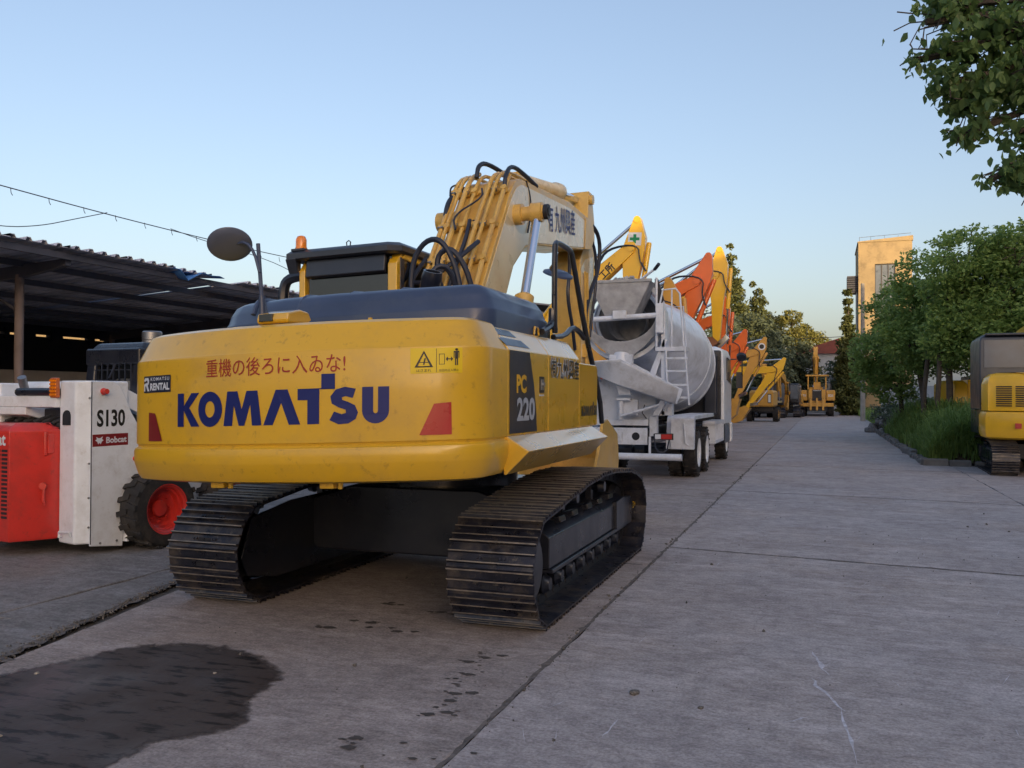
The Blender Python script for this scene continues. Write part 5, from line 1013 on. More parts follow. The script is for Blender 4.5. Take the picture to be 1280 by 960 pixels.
mbx('front_bumper', (-1.23, 8.6, .4), (1.23, 8.9, .95), 'white_paint', .04); mbx('water_tank', (-.9, 5.9, 1.15), (-.2, 6.4, 1.9), 'mixer_paint', .06)
mbx('cab_step', (1.0, 6.7, .45), (1.24, 8.0, .95), 'black_paint', .02)

# ================================================================== the other excavators, one builder
def bucket_parts(root_m, w, paint, parent):
    side = [(-.10, .16), (.10, .22), (.55, .42), (1.0, .30), (1.22, -.05), (1.22, -.45), (1.08, -.82), (.95, -.60), (.55, -.22), (.05, -.12)]
    for s in (-1, 1):
        q = MB(); q.prism(side, 'x', s*w/2-.02, s*w/2+.02); o = q.build('bucket_side', paint, parent); o.matrix_local = root_m
    q = MB()
    for i in range(0, 6):
        a, b = side[i], side[i+1]; n_ = Vector((b[1]-a[1], -(b[0]-a[0]))).normalized()*.03
        q.prism([a, b, (b[0]+n_.x, b[1]+n_.y), (a[0]+n_.x, a[1]+n_.y)], 'x', -w/2, w/2)
    o = q.build('bucket_shell', paint, parent); o.matrix_local = root_m
    for k in range(5):
        x = -w*.45+w*.9*k/4; q = MB(); q.prism([(1.12, -.62), (1.22, -.62), (1.06, -1.02)], 'x', x-.04, x+.04); o = q.build('bucket_tooth', 'steel_dark', parent); o.matrix_local = root_m
def gen_exc(name, label, loc, rz, s, paint, boom_e, arm_a, bk_a, bucket='tan_yellow', text=None, textm='decal_black', group=None, cabm='cab_black', swing=0, arm_paint=None, mark=None, body=None, arm_len=2.9, cyl_paint=None):
    t = thing(name, label, 'excavator', loc, rz, group); t.scale = (s, s, s); body = body or paint; arm_paint = arm_paint or paint; cyl_paint = cyl_paint or paint
    top = [(1.5, .84), (1.0, .9), (0, .93), (-1.0, .87)]
    for k in (1, -1): add_track(t, k, 2.2, .6, -1.6, 1.6, .42, .38, top, 44, joined=True)
    q = MB(); q.box((-.85, -.7, .35), (.85, .8, .85)); q.cyl((0, 0, .8), (0, 0, 1.1), .6, n=20); q.build('centre_frame', 'black_paint', t, bevel=.02)
    q = MB(); q.loft([(-1.25, -1.9), (1.25, -1.9), (1.25, 1.2), (.4, 1.3), (-1.25, 1.6)], [(0, 1.08), (0, 1.28)]); q.build('slew_deck', 'black_paint', t)
    ar = [(2.5*math.sin(R(a)), -2.5*math.cos(R(a))) for a in range(-29, 30, 4)]
    q = MB(); q.loft([(-1.3, -1.7), (-1.29, -2.05)]+ar+[(1.29, -2.05), (1.3, -1.7)], [(.1, 1.06), (0, 1.14), (0, 1.85), (.03, 1.92), (.12, 2.0)]); q.build('counterweight', body, t, smooth=35)
    q = MB(); q.prism([(-1.3, 1.28), (1.3, 1.28), (1.3, 1.88), (1.2, 2.02), (-1.2, 2.02), (-1.3, 1.88)], 'y', -1.69, -.25); q.build('engine_cover', body, t, bevel=.02)
    q = MB(); q.prism([(.45, 1.28), (1.3, 1.28), (1.3, 1.78), (1.24, 1.84), (.45, 1.84)], 'y', -.24, .95); q.build('fuel_tank', body, t, bevel=.02)
    q = MB(); q.box((-.9, -1.6, 2.02), (.9, -.7, 2.15)); q.cyl((.5, -.5, 2.0), (.5, -.5, 2.45), .06, n=10); q.build('hood', 'navy_plastic', t, bevel=.03)
    c = [(-1.28, -.15), (-.42, -.15), (-.42, 1.5), (-.5, 1.6), (-1.2, 1.6), (-1.28, 1.5)]
    q = MB(); q.loft(c, [(0, 1.28), (0, 2.75), (.03, 2.85), (.12, 2.92)]); cb = q.build('cab', cabm, t, bevel=.02)
    for a, b in (((-.425, -.02, 2.0), (-.41, .6, 2.72)), ((-.425, .7, 2.0), (-.41, 1.42, 2.72)), ((-1.295, 0, 1.9), (-1.275, 1.42, 2.72)), ((-1.15, -.165, 2.1), (-.55, -.145, 2.72)), ((-1.15, 1.59, 1.6), (-.55, 1.615, 2.75))):
        q = MB(); q.box(a, b); q.build('window', 'glass_grey', cb)
    # boom
    FT = Vector((0, .35, 1.65)); L_ = 5.7
    mb_ = Matrix.Translation(FT) @ Matrix.Rotation(R(boom_e), 4, 'X')
    q = MB(); q.prism([(-.2, -.1), (.1, -.22), (1.8, .22), (2.5, .42), (3.3, .36), (5.55, -.16), (5.75, -.12), (5.82, .03), (5.72, .17), (3.4, .95), (2.7, 1.12), (2.2, 1.02), (0, .22)], 'x', -.24, .24); o = q.build('boom', paint, t, bevel=.015); o.matrix_local = mb_
    def on_boom(f): return lambda u, v: f(u, v)
    if text:
        g = text_geo(text[0], .03); dx = (2.2/len(text[0])**.5 if False else text[3]); a0 = text[1]
        o2 = print_on('boom_lettering', g, planar((.243, a0, text[2]), (0, text[3], -.155*text[3]*1.25), (0, text[4]*.19, text[4])), textm, o)
    # cylinders on the boom
    q = MB(); q.lathe([(.07, 0), (.09, .03), (.09, 1)], (0, 2.2, 1.18), (0, 4.2, 1.02), 14); oc = q.build('arm_cylinder', cyl_paint, t); oc.matrix_local = mb_
    tip = mb_ @ Vector((0, 5.62, .0))
    ma = Matrix.Translation(tip) @ Matrix.Rotation(R(arm_a), 4, 'X')
    q = MB(); q.prism([(-.95, .02), (-1.0, .12), (-.92, .22), (-.35, .42), (.20, .40), (1.0, .26), (arm_len, .13), (arm_len+.12, 0), (arm_len, -.12), (1.2, -.17), (.5, -.24), (-.1, -.24)], 'x', -.17, .17); oa = q.build('arm', arm_paint, t, bevel=.012); oa.matrix_local = ma
    head = ma @ Vector((0, -.88, .12)); b0 = mb_ @ Vector((0, 4.1, 1.03))
    q = MB(); q.cyl(b0, head, .055, n=12); q.build('cylinder_rod', 'chrome', t)
    q = MB(); q.cyl(head+Vector((-.19, 0, 0)), head+Vector((.19, 0, 0)), .11, n=16); q.build('head_pin', arm_paint, t); q = MB(); q.cyl(tip+Vector((-.27, 0, 0)), tip+Vector((.27, 0, 0)), .12, n=16); q.build('pivot_pin', arm_paint, t)
    q = MB(); q.lathe([(.06, 0), (.08, .03), (.08, 1)], (0, -.2, .52), (0, 1.3, .40), 12); o = q.build('bucket_cylinder', cyl_paint, t); o.matrix_local = ma
    q = MB(); q.cyl((0, 1.25, .40), (0, 2.35, .36), .045, n=10); q.prism([(2.25, .36), (2.4, .46), (2.75, .12), (2.6, .02)], 'x', -.22, .22); o = q.build('cylinder_rod', 'chrome', t); o.matrix_local = ma
    q = MB()
    for x in (-.14, .0): q.tube([mb_ @ Vector((x+.25, 3.6, .9)), mb_ @ Vector((x+.25, 4.6, .58)), mb_ @ Vector((x+.30, 5.2, .62)), tip+Vector((x+.28, .25, .1)), ma @ Vector((x+.27, .4, .3)), ma @ Vector((x+.22, .7, .50))], .024, n=6, smooth=2)
    q.build('hydraulic_hose', 'hose', t)
    for x in (-.45, .45):
        a = mb_ @ Vector((x, 2.3, .55)); b = Vector((x, .95, 1.35)); q = MB(); q.cyl(a, a.lerp(b, .5), .045, n=10); q.build('cylinder_rod', 'chrome', t)
        q = MB(); q.cyl(a.lerp(b, .45), b, .085, n=12); q.build('boom_cylinder', cyl_paint, t)
    q = MB(); q.cyl(mb_ @ Vector((-.5, 2.3, .55)), mb_ @ Vector((.5, 2.3, .55)), .07, n=12); q.build('boom_pin', paint, t)
    bm_ = Matrix.Translation(ma @ Vector((0, arm_len, 0))) @ Matrix.Rotation(R(arm_a+bk_a), 4, 'X') @ Matrix.Scale(1.0 if bk_a < -50 else 1.3, 4)
    bucket_parts(bm_, 1.1, bucket, t)
    if mark: print_on('arm_mark', mark, planar((.1935, -.42, -.02), (0, .30, .06), (0, -.06, .30)), 'decal_green', oa)
    return t
CROSS = poly_geo([[[(.34, 0), (.66, 0), (.66, .34), (1, .34), (1, .66), (.66, .66), (.66, 1), (.34, 1), (.34, .66), (0, .66), (0, .34), (.34, .34)]]])
def rowx(tipx, e, s): return tipx-(.35+5.62*math.cos(R(e)))*s
ROW = 'excavators parked side by side along the left of the road'
rowdef = [
 ('yellow excavator with green cross on its arm, raised boom nearest behind the mixer drum', 27, -5.62, 55, 1.0, 'bright_yellow', -94, -60, 'tan_yellow', ('木下鉄工所', 3.5, .28, 1.35, .30), 'decal_black', CROSS, None),
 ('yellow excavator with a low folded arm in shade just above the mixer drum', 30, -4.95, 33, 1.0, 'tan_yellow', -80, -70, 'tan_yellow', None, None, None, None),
 ('orange excavator with raised boom and tall arm between the two bright yellow booms', 32.5, -4.35, 41, 1.1, 'orange_paint', -107, -80, 'rust', ('HITACHI', 3.6, .26, 1.2, .24), 'decal_white', None, None),
 ('bright yellow excavator with rusty bucket and vertical arm beside the dark conifer', 36.5, -4.12, 51.5, 1.1, 'bright_yellow', -90, -72, 'rust', None, None, None, None),
 ('orange excavator whose boom rises behind the bright yellow arm by the conifer', 40.5, -4.38, 40, 1.0, 'orange_paint', -90, -70, 'orange_paint', None, None, None, None),
 ('orange excavator with rounded low arm head and orange bucket beside the mixer cab', 46, -4.2, 27, 1.0, 'orange_paint', -112, -14, 'orange_paint', None, None, None, None),
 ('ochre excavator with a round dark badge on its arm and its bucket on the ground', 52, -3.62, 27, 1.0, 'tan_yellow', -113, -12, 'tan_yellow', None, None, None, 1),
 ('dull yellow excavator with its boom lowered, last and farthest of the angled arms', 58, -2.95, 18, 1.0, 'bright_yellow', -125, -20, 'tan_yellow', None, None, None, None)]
for (lab, Y, tx, e, s, p, aa, bk, bm_, tx_, tm, mk, badge) in rowdef:
    t = gen_exc('excavator', lab, (rowx(tx, e, s), Y, 0), -math.pi/2, s, p, e, aa, bk, bucket=bm_, text=tx_, textm=tm, group=ROW, mark=None, arm_len=2.45 if bk == -72 else 2.9)
    oa = [c for c in t.children if c.name.startswith('arm') and not c.name.startswith('arm_')][0]
    if mk:
        pm = lambda k: planar((.1725+k, -.40, -.0), (0, .36, .0), (0, 0, .36))
        print_on('arm_sticker', RECT, planar((.1725, -.48, -.12), (0, .40, .0), (0, .0, .42)), 'decal_white', oa); print_on('arm_mark', mk, planar((.175, -.42, -.06), (0, .28, .0), (0, 0, .30)), 'decal_green', oa)
    if badge:
        print_on('arm_badge', poly_geo([[ell(.5, .5, .5, .5, 20)]]), planar((.1725, -.60, -.06), (0, .40, 0), (0, 0, .40)), 'decal_white', oa); print_on('arm_badge', poly_geo([[ell(.5, .5, .33, .33, 16)]]), planar((.1745, -.60, -.06), (0, .40, 0), (0, 0, .40)), 'decal_black', oa)
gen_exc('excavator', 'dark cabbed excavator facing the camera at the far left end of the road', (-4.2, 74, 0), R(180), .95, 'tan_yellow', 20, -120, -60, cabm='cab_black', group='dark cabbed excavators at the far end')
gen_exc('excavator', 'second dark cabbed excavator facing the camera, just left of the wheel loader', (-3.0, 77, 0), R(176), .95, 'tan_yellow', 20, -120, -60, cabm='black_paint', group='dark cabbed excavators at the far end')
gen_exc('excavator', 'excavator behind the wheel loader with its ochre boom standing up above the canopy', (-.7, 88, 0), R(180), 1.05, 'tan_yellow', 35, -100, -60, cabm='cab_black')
# wheeled machine seen from behind, left
WT = thing('wheeled_excavator', 'ochre machine with rubber tyres seen from behind left of the dark cabs', 'wheeled excavator', (-3.9, 61, 0))
q = MB(); q.loft([(-.75, -.6), (.75, -.6), (.85, .2), (.85, 3), (-.85, 3), (-.85, .2)], [(.08, 1.0), (0, 1.1), (0, 1.95), (.1, 2.1)]); q.build('counterweight', 'tan_yellow', WT, bevel=.03)
q = MB(); q.box((-.7, .2, 2.1), (.6, 2.0, 2.3)); q.build('hood', 'navy_plastic', WT, bevel=.04)
q = MB(); q.box((-.7, 0, .7), (.7, 2.8, 1.05)); q.build('chassis', 'black_paint', WT)
q = MB(); q.box((.40, -.63, 1.25), (.62, -.60, 1.85)); q.build('number_panel', 'decal_black', WT); q = MB(); q.box((.43, -.64, 1.3), (.59, -.63, 1.8)); q.build('panel_face', 'decal_white', WT)
for i in range(4): q = MB(); q.box((-.6, -.625, 1.4+.1*i), (-.2, -.60, 1.44+.1*i)); q.build('grille_slat', 'black_paint', WT, bevel=0)
for s in (-1, 1):
    for y in (.4, 2.4): wheel(WT, (s*.85, y, .5), .5, .35, s, 'tan_yellow', lugs=14)

# wheel loader at the end of the road, seen from behind
WL = thing('wheel_loader', 'ochre wheel loader with open canopy seen from behind in the middle of the road end', 'wheel loader', (-.57, 80, 0))
for s in (-1, 1):
    for y in (.9, 3.8): wheel(WL, (s*1.12, y, .68), .68, .5, s, 'tan_yellow', lugs=14)
    q = MB(); q.box((s*1.1-.36, .0, 1.35), (s*1.1+.36, 1.9, 2.25)); q.build('mudguard', 'tan_yellow', WL, bevel=.08, seg=3)
    q = MB(); q.box((s*.72-.05, .1, 2.3), (s*.72+.05, .2, 3.5)); q.build('canopy_post', 'tan_yellow', WL)
    print_on('side_number', text_geo('521', .03), planar((s*1.1-.2, -.005, 1.7), (.4, 0, 0), (0, 0, .2)), 'decal_white', WL)
q = MB(); q.box((-.70, -.2, 1.0), (.70, 1.8, 2.3)); q.build('engine_housing', 'tan_yellow', WL, bevel=.04)
q = MB(); q.box((-.38, -.24, 1.35), (.38, -.2, 2.3)); gl = q.build('radiator_grille', 'black_paint', WL)
for i in range(8): q = MB(); q.box((-.36, -.27, 1.42+.09*i), (.36, -.24, 1.455+.09*i)); q.build('grille_slat', 'steel_dark', gl, bevel=0)
print_on('maker_lettering', text_geo('SHANTUI', .02), planar((-.3, -.275, 2.18), (.6, 0, 0), (0, 0, .09)), 'decal_white', gl)
q = MB(); q.box((-.95, .0, 3.45), (.95, 1.8, 3.58)); q.build('canopy', 'tan_yellow', WL, bevel=.03)
q = MB(); q.box((-.3, .6, 2.2), (.3, .8, 2.95)); q.build('seat', 'tan_yellow', WL, bevel=.06)
q = MB(); q.box((-1.35, -.45, .85), (1.35, -.25, 1.15)); q.build('ripper_beam', 'tan_yellow', WL, bevel=.03)
for x in (-.5, 0, .5): q = MB(); q.prism([(-.5, 1.5), (-.2, 1.6), (-.2, .95), (-.42, .5), (-.55, .55)], 'x', x-.08, x+.08); q.build('ripper_shank', 'tan_yellow', WL, bevel=.01)
q = MB(); q.box((-.8, .0, .5), (.8, 4.2, 1.0)); q.build('axle_housing', 'black_paint', WL)

# ================================================================== greenery
def leaf_mesh(name, pts, size, matn, droop=.35, shape='leaf', aspect=.5):
    """pts: Nx3 centres; one small folded leaf each, joined"""
    n = len(pts); a = rng.uniform(0, 2*np.pi, n); el = rng.normal(-droop, .45, n); roll = rng.normal(0, .7, n)
    s = size*rng.uniform(.65, 1.25, n)
    d = np.stack([np.cos(a)*np.cos(el), np.sin(a)*np.cos(el), np.sin(el)], 1)
    up = np.array([0, 0, 1.0]); w = np.cross(d, up); w /= np.linalg.norm(w, axis=1)[:, None]+1e-9; nrm = np.cross(w, d)
    w2 = w*np.cos(roll)[:, None]+nrm*np.sin(roll)[:, None]; n2 = np.cross(w2, d)
    S = s[:, None]
    if shape == 'leaf':
        loc = [(0, 0, 0), (.35, .5*aspect*1.0, .06), (.72, .36*aspect, .03), (1, 0, -.08), (.72, -.36*aspect, .03), (.35, -.5*aspect, .06)]
        k = 6; V = np.concatenate([(pts+d*S*(x-.5)+w2*S*y+n2*S*z)[:, None] for x, y, z in loc], 1).reshape(-1, 3)
        base = np.arange(n)[:, None]*k; F_ = np.concatenate([base+np.array([0, 1, 2, 3]), base+np.array([0, 3, 4, 5])], 1).reshape(-1, 4)
    else:
        loc = [(0, 0), (.5, .5*aspect), (1, 0), (.5, -.5*aspect)]; k = 4
        V = np.concatenate([(pts+d*S*(x-.5)+w2*S*y)[:, None] for x, y in loc], 1).reshape(-1, 3)
        F_ = (np.arange(n)[:, None]*4+np.arange(4))
    me = bpy.data.meshes.new(name); me.vertices.add(len(V)); me.vertices.foreach_set('co', V.astype(np.float32).ravel())
    me.loops.add(F_.size); me.loops.foreach_set('vertex_index', F_.astype(np.int32).ravel()); me.polygons.add(len(F_))
    me.polygons.foreach_set('loop_start', np.arange(0, F_.size, 4, dtype=np.int32)); me.polygons.foreach_set('loop_total', np.full(len(F_), 4, dtype=np.int32))
    me.update(calc_edges=True); me.materials.append(M[matn]); return me
def blob_points(blobs, n, clump=.15, hollow=.72, nclump=40):
    """leaves gather in twigs' clumps through each blob, thicker near its skin"""
    vol = np.array([b[3]**2 for b in blobs]); out = []
    for b, k in zip(blobs, (n*vol/vol.sum()).astype(int)):
        nc = max(6, int(nclump)); dd = rng.normal(size=(nc, 3)); dd /= np.linalg.norm(dd, axis=1)[:, None]
        rr = rng.uniform(hollow, 1.06, nc)[:, None]*b[3]; c = dd*rr*np.array([1, 1, .85])+np.array(b[:3])
        idx = rng.integers(0, nc, k); cs = rng.uniform(.6, 1.4, nc)*clump*max(b[3], .35)
        out.append(c[idx]+np.clip(rng.normal(size=(k, 3)), -1.7, 1.7)*cs[idx][:, None]*np.array([1, 1, .6]))
    return np.concatenate(out)
def tree(name, label, base, blobs, n, leaf, matn, trunk_r=.1, group=None, lean=(0, 0), cat='tree', nclump=40, clump=.16, shape='quad', aspect=.55, th=None):
    t = thing(name, label, cat, base, 0, group); bx_, by_, bz_ = base
    L_ = [(x-bx_, y-by_, z-bz_, r) for x, y, z, r in blobs]
    cz = min(b[2] for b in L_); top = max(b[2] for b in L_); th = th or max(.8, cz)
    q = MB(); mid = Vector((lean[0], lean[1], th)); P = [Vector((0, 0, -.1)), Vector((lean[0]*.3+.05, lean[1]*.3, th*.4)), mid]
    q.tube(P, trunk_r, n=9, smooth=1)
    for i, b in enumerate(L_):
        c = Vector(b[:3]); st = mid*(.7+.3*random.random()); m1 = st.lerp(c, .5)+Vector((random.gauss(0, .1), random.gauss(0, .1), .1)); r = trunk_r*.45
        q.tube([st, m1, c], r, n=6, smooth=1)
        for k in range(4):
            e = c+Vector((random.gauss(0, 1), random.gauss(0, 1), random.gauss(0, .8))).normalized()*b[3]*.85; q.tube([m1.lerp(c, .6), c.lerp(e, .5)+Vector((0, 0, .05)), e], r*.35, n=5)
    q.build('trunk', 'bark', t)
    pts = blob_points(L_, n, clump, nclump=nclump); me = leaf_mesh('crown', pts, leaf, matn, shape=shape, aspect=aspect); inst('crown', me, t)
    return t
ROWT = 'young broadleaf trees along the right-hand bed'
tree('broadleaf_tree', 'leafy tree farthest left of the right-hand row, half hiding the tower base', (2.9, 38.6, .2), [(2.26, 38, 3.35, 1.25), (3.01, 38, 5.0, 1.3), (1.9, 38, 2.5, .85), (2.7, 38, 2.1, .8), (3.6, 38.5, 4.0, 1.2), (2.7, 37.6, 3.9, 1.1)], 15000, .17, 'leaf_mid', .09, ROWT, nclump=70)
tree('broadleaf_tree', 'leafy tree with leaning trunk behind the left part of the grass', (3.35, 33.9, .3), [(3.6, 34, 5.9, 1.2), (4.0, 34.3, 4.6, 1.45), (3.2, 33.8, 3.5, 1.25), (3.57, 33.6, 3.05, .75), (2.75, 33.9, 3.8, 1.0), (3.1, 34.4, 4.9, 1.0), (4.6, 34, 3.4, 1.1)], 17000, .16, 'leaf_mid', .10, ROWT, lean=(-.25, 0), nclump=80)
tree('broadleaf_tree', 'tall leafy tree in the middle of the right-hand row reaching up towards the sky', (3.75, 31.2, .3), [(4.3, 31, 6.0, 1.15), (5.0, 31, 5.3, 1.3), (4.4, 31, 4.1, 1.3), (4.1, 30.8, 3.4, 1.0), (3.75, 31.4, 5.1, .85), (5.2, 31.3, 6.15, .8), (3.8, 31, 3.5, .9)], 18000, .155, 'leaf_mid', .10, ROWT, nclump=80)
tree('broadleaf_tree', 'leafy tree rising right behind the dark cab at the right edge', (4.4, 30.2, .3), [(5.75, 30.5, 6.1, 1.15), (5.6, 30.2, 4.3, 1.3), (5.0, 30, 3.5, 1.1), (6.2, 30, 3.6, 1.4), (7.0, 31, 5.4, 1.5), (6.4, 31, 6.6, .8)], 18000, .155, 'leaf_mid', .11, ROWT, lean=(.3, 0), nclump=80)
tree('broadleaf_tree', 'dark leafy tree set back behind the row at the right edge', (9.4, 39, .0), [(7.2, 36, 5.6, 1.9), (6.2, 36.5, 4.0, 1.7), (8.4, 36, 4.6, 2.0), (8.5, 36, 7.2, 1.4), (4.9, 37, 5.0, 1.3)], 15000, .17, 'leaf_dark', .13, ROWT, nclump=70)
for x, y in ((3.12, 31.6), (3.28, 30.6)):
    q = MB(); q.tube([(0, 0, -.2), (random.uniform(-.1, .1), 0, 1.2), (random.uniform(-.15, .2), 0, 2.9)], .075, n=8, smooth=1); o = q.build('tree_trunk', 'bark', None, loc=(x, y, .3)); tag(o, 'thin bare trunk, left one of two slim stems in the grass' if x < 3.2 else 'thin bare trunk, right one of two slim stems in the grass', 'tree trunk')
tree('shrub', 'low dark shrub by the rubble at the left end of the grass', (3.3, 43, 0), [(3.0, 43, .9, .7), (3.9, 43, 1.2, .8), (2.9, 46, .8, .7), (3.6, 41, .8, .6)], 5000, .13, 'leaf_dark', .04, cat='shrub')

# the overhanging tree, close to the camera
NB = [(.80, 8, 4.78, .27), (.72, 8.0, 4.47, .15), (.98, 8, 4.9, .3), (1.07, 8, 4.52, .35), (1.40, 8.1, 4.66, .42), (1.30, 8, 4.17, .34), (1.13, 8, 4.03, .24), (1.6, 8.1, 4.15, .40), (1.06, 8, 3.80, .14), (1.47, 8, 3.80, .18), (1.43, 8, 3.45, .20), (1.66, 8.1, 3.46, .30), (1.26, 8.0, 3.42, .08), (.97, 7.95, 4.22, .21), (1.2, 8, 3.85, .12), (2.1, 8.3, 4.7, .6), (1.3, 8.6, 5.2, .5), (2.6, 8.6, 4.0, .6), (2.6, 8.5, 5.2, .8)]
NT = thing('overhanging_tree', 'near broadleaf tree hanging its drooping leaves into the top right corner', 'tree', (4.6, 9.2, 0))
q = MB(); q.tube([(0, 0, -.1), (-.05, 0, 2), (-.3, -.1, 3.6), (-.6, -.2, 5.2)], .17, n=10, smooth=1)
for b in NB:
    c = Vector((b[0]-4.6, b[1]-9.2, b[2])); st = Vector((-.5, -.15, 4.6)); m1 = st.lerp(c, .55)+Vector((0, 0, .25)); q.tube([st, m1, c], .028, n=6, smooth=1)
    for k in range(5):
        e = c+Vector((random.gauss(0, 1), random.gauss(0, 1), random.gauss(-.2, .7))).normalized()*b[3]*.95; q.tube([m1.lerp(c, .75), c.lerp(e, .5)+Vector((0, 0, .03)), e], .006, n=4)
q.build('trunk', 'bark', NT)
P = blob_points([(x-4.6, y-9.2, z, r) for x, y, z, r in NB], 9600, .14, .15, nclump=44)
inst('foliage', leaf_mesh('foliage', P[300:], .088, 'leaf_near', droop=.75, shape='leaf', aspect=.62), NT)['kind'] = 'stuff'
lm = [leaf_mesh('leaf', np.zeros((1, 3)), .095, 'leaf_near', droop=.8, shape='leaf', aspect=.62) for _ in range(6)]
sel = sorted(range(len(P)), key=lambda i: P[i][0])[:6000:20][:300]
for i in sel: inst('leaf', lm[i % 6], NT, tuple(P[i]), (0, random.gauss(0, .3), random.random()*6.3), (.9, .9, .9))

# grass bed with kerb stones
BED = thing('grass_bed', 'raised bed of long green grass on the right with a low stone edge', 'grass bed', (0, 0, 0))
q = MB(); nx, ny = 16, 30; vs = []
def bedz(x, y): e = min((x-2.45)/.9, (y-23.9)/1.0, (44-y)/2.0, 1); e = max(0, e); return .05+.42*e**.7*(1+.2*math.sin(x*3+y))
for j in range(ny+1):
    for i in range(nx+1): x = 2.45+6.5*i/nx; y = 23.9+20.1*j/ny; vs.append((x, y, bedz(x, y)))
q.add(vs, [(j*(nx+1)+i, j*(nx+1)+i+1, (j+1)*(nx+1)+i+1, (j+1)*(nx+1)+i) for j in range(ny) for i in range(nx)]); q.build('soil', 'soil', BED)
sm = []
for k in range(4):
    q = MB(); w_ = .42+.08*k; q.loft([(-w_/2, -.09), (w_/2-.02, -.1), (w_/2, .08), (-w_/2+.02, .09)], [(0, -.02), (0, .10+.02*k), (.02, .13+.02*k)]); sm.append(q.mesh('kerb_stone', 'stone', 30))
x = 2.35
while x < 7: inst('kerb_stone', sm[random.randrange(4)], BED, (x+.22, 23.75+random.gauss(0, .02), 0), (random.gauss(0, .03), 0, random.gauss(0, .06))); x += .53
y = 23.9
while y < 44: inst('kerb_stone', sm[random.randrange(4)], BED, (2.36+random.gauss(0, .015), y+.2, random.gauss(-.01, .01)), (0, random.gauss(0, .03), math.pi/2+random.gauss(0, .05))); y += .54
def blades(n, fn, h0, h1, matn, wid=.018, bend=.45):
    V = []; F_ = []
    xs = []
    P = np.array([fn() for _ in range(n)]); h = rng.uniform(h0, h1, n)*P[:, 3]; a = rng.uniform(0, 2*np.pi, n); b = rng.uniform(.15, 1, n)*bend*h
    d = np.stack([np.cos(a), np.sin(a), np.zeros(n)], 1); w = np.stack([-np.sin(a), np.cos(a), np.zeros(n)], 1)*wid*rng.uniform(.6, 1.4, n)[:, None]
    o = P[:, :3]; up = np.array([0, 0, 1.0])
    p1 = o+d*(b*.25)[:, None]+up*(h*.55)[:, None]; p2 = o+d*b[:, None]+up*(h*.92)[:, None]; p3 = o+d*(b*1.7)[:, None]+up*(h*.86)[:, None]
    V = np.stack([o-w, o+w, p1-w, p1+w, p2-w*.7, p2+w*.7, p3, p3+w*.05], 1).reshape(-1, 3)
    B = np.arange(n)[:, None]*8; F_ = np.concatenate([B+np.array([0, 1, 3, 2]), B+np.array([2, 3, 5, 4]), B+np.array([4, 5, 7, 6])], 1).reshape(-1, 4)
    me = bpy.data.meshes.new('grass'); me.vertices.add(len(V)); me.vertices.foreach_set('co', V.astype(np.float32).ravel()); me.loops.add(F_.size); me.loops.foreach_set('vertex_index', F_.astype(np.int32).ravel())
    me.polygons.add(len(F_)); me.polygons.foreach_set('loop_start', np.arange(0, F_.size, 4, dtype=np.int32)); me.polygons.foreach_set('loop_total', np.full(len(F_), 4, dtype=np.int32)); me.update(calc_edges=True); me.materials.append(M[matn]); return me
tufts = [(random.uniform(2.5, 7.5), 23.95+17*random.random()**1.5, random.uniform(.6, 1.25)) for _ in range(330)]
def gp():
    t = tufts[random.randrange(len(tufts))]; x = max(2.46, t[0]+random.gauss(0, .16)); y = max(23.92, t[1]+random.gauss(0, .16)); e = min(1, .45+min(x-2.45, y-23.9)*.9); return (x, y, bedz(min(x, 8.9), min(y, 43.9)), t[2]*e)
gm = inst('grass', blades(42000, gp, .55, 1.05, 'grass', .012), None); tag(gm, 'long green grass growing over the raised bed', 'grass', kind='stuff')
def wp():
    x = random.uniform(2.9, 6); y = random.uniform(44, 95); return (x, y, 0, random.uniform(.4, 1.2))
gm = inst('weeds', blades(9000, wp, .3, .8, 'grass', .02), None); tag(gm, 'weeds along the far right edge of the road', 'weeds', kind='stuff')
def wl_(): return (-4.95+random.gauss(0, .06), 3.95+random.gauss(0, .08), 0, random.uniform(.3, .9))
gm = inst('grass_tuft', blades(70, wl_, .06, .13, 'grass', .004), None); tag(gm, 'tiny tuft of grass in the broken joint at the left edge', 'grass')
# rubble heap
RB = thing('rubble_heap', 'heap of grey broken stones beside the road at the left end of the grass', 'rubble', (3.1, 45.5, 0))
bmm = []
for k in range(5):
    bm = bmesh.new(); bmesh.ops.create_icosphere(bm, subdivisions=1, radius=1)
    for v in bm.verts: v.co = Vector((v.co.x*random.uniform(.7, 1.3), v.co.y*random.uniform(.7, 1.2), v.co.z*random.uniform(.5, .9)))
    me = bpy.data.meshes.new('stone'); bm.to_mesh(me); bm.free(); me.materials.append(M['stone']); bmm.append(me)
for k in range(110):
    a = random.random()*6.28; r = random.random()**.6*1.5; z = max(.05, (1.5-r)*.75*random.uniform(.3, 1)); s = random.uniform(.1, .24)
    inst('stone', bmm[k % 5], RB, (r*math.cos(a)*.8, r*math.sin(a)*1.6, z), (random.random()*3, random.random()*3, 0), (s, s, s))

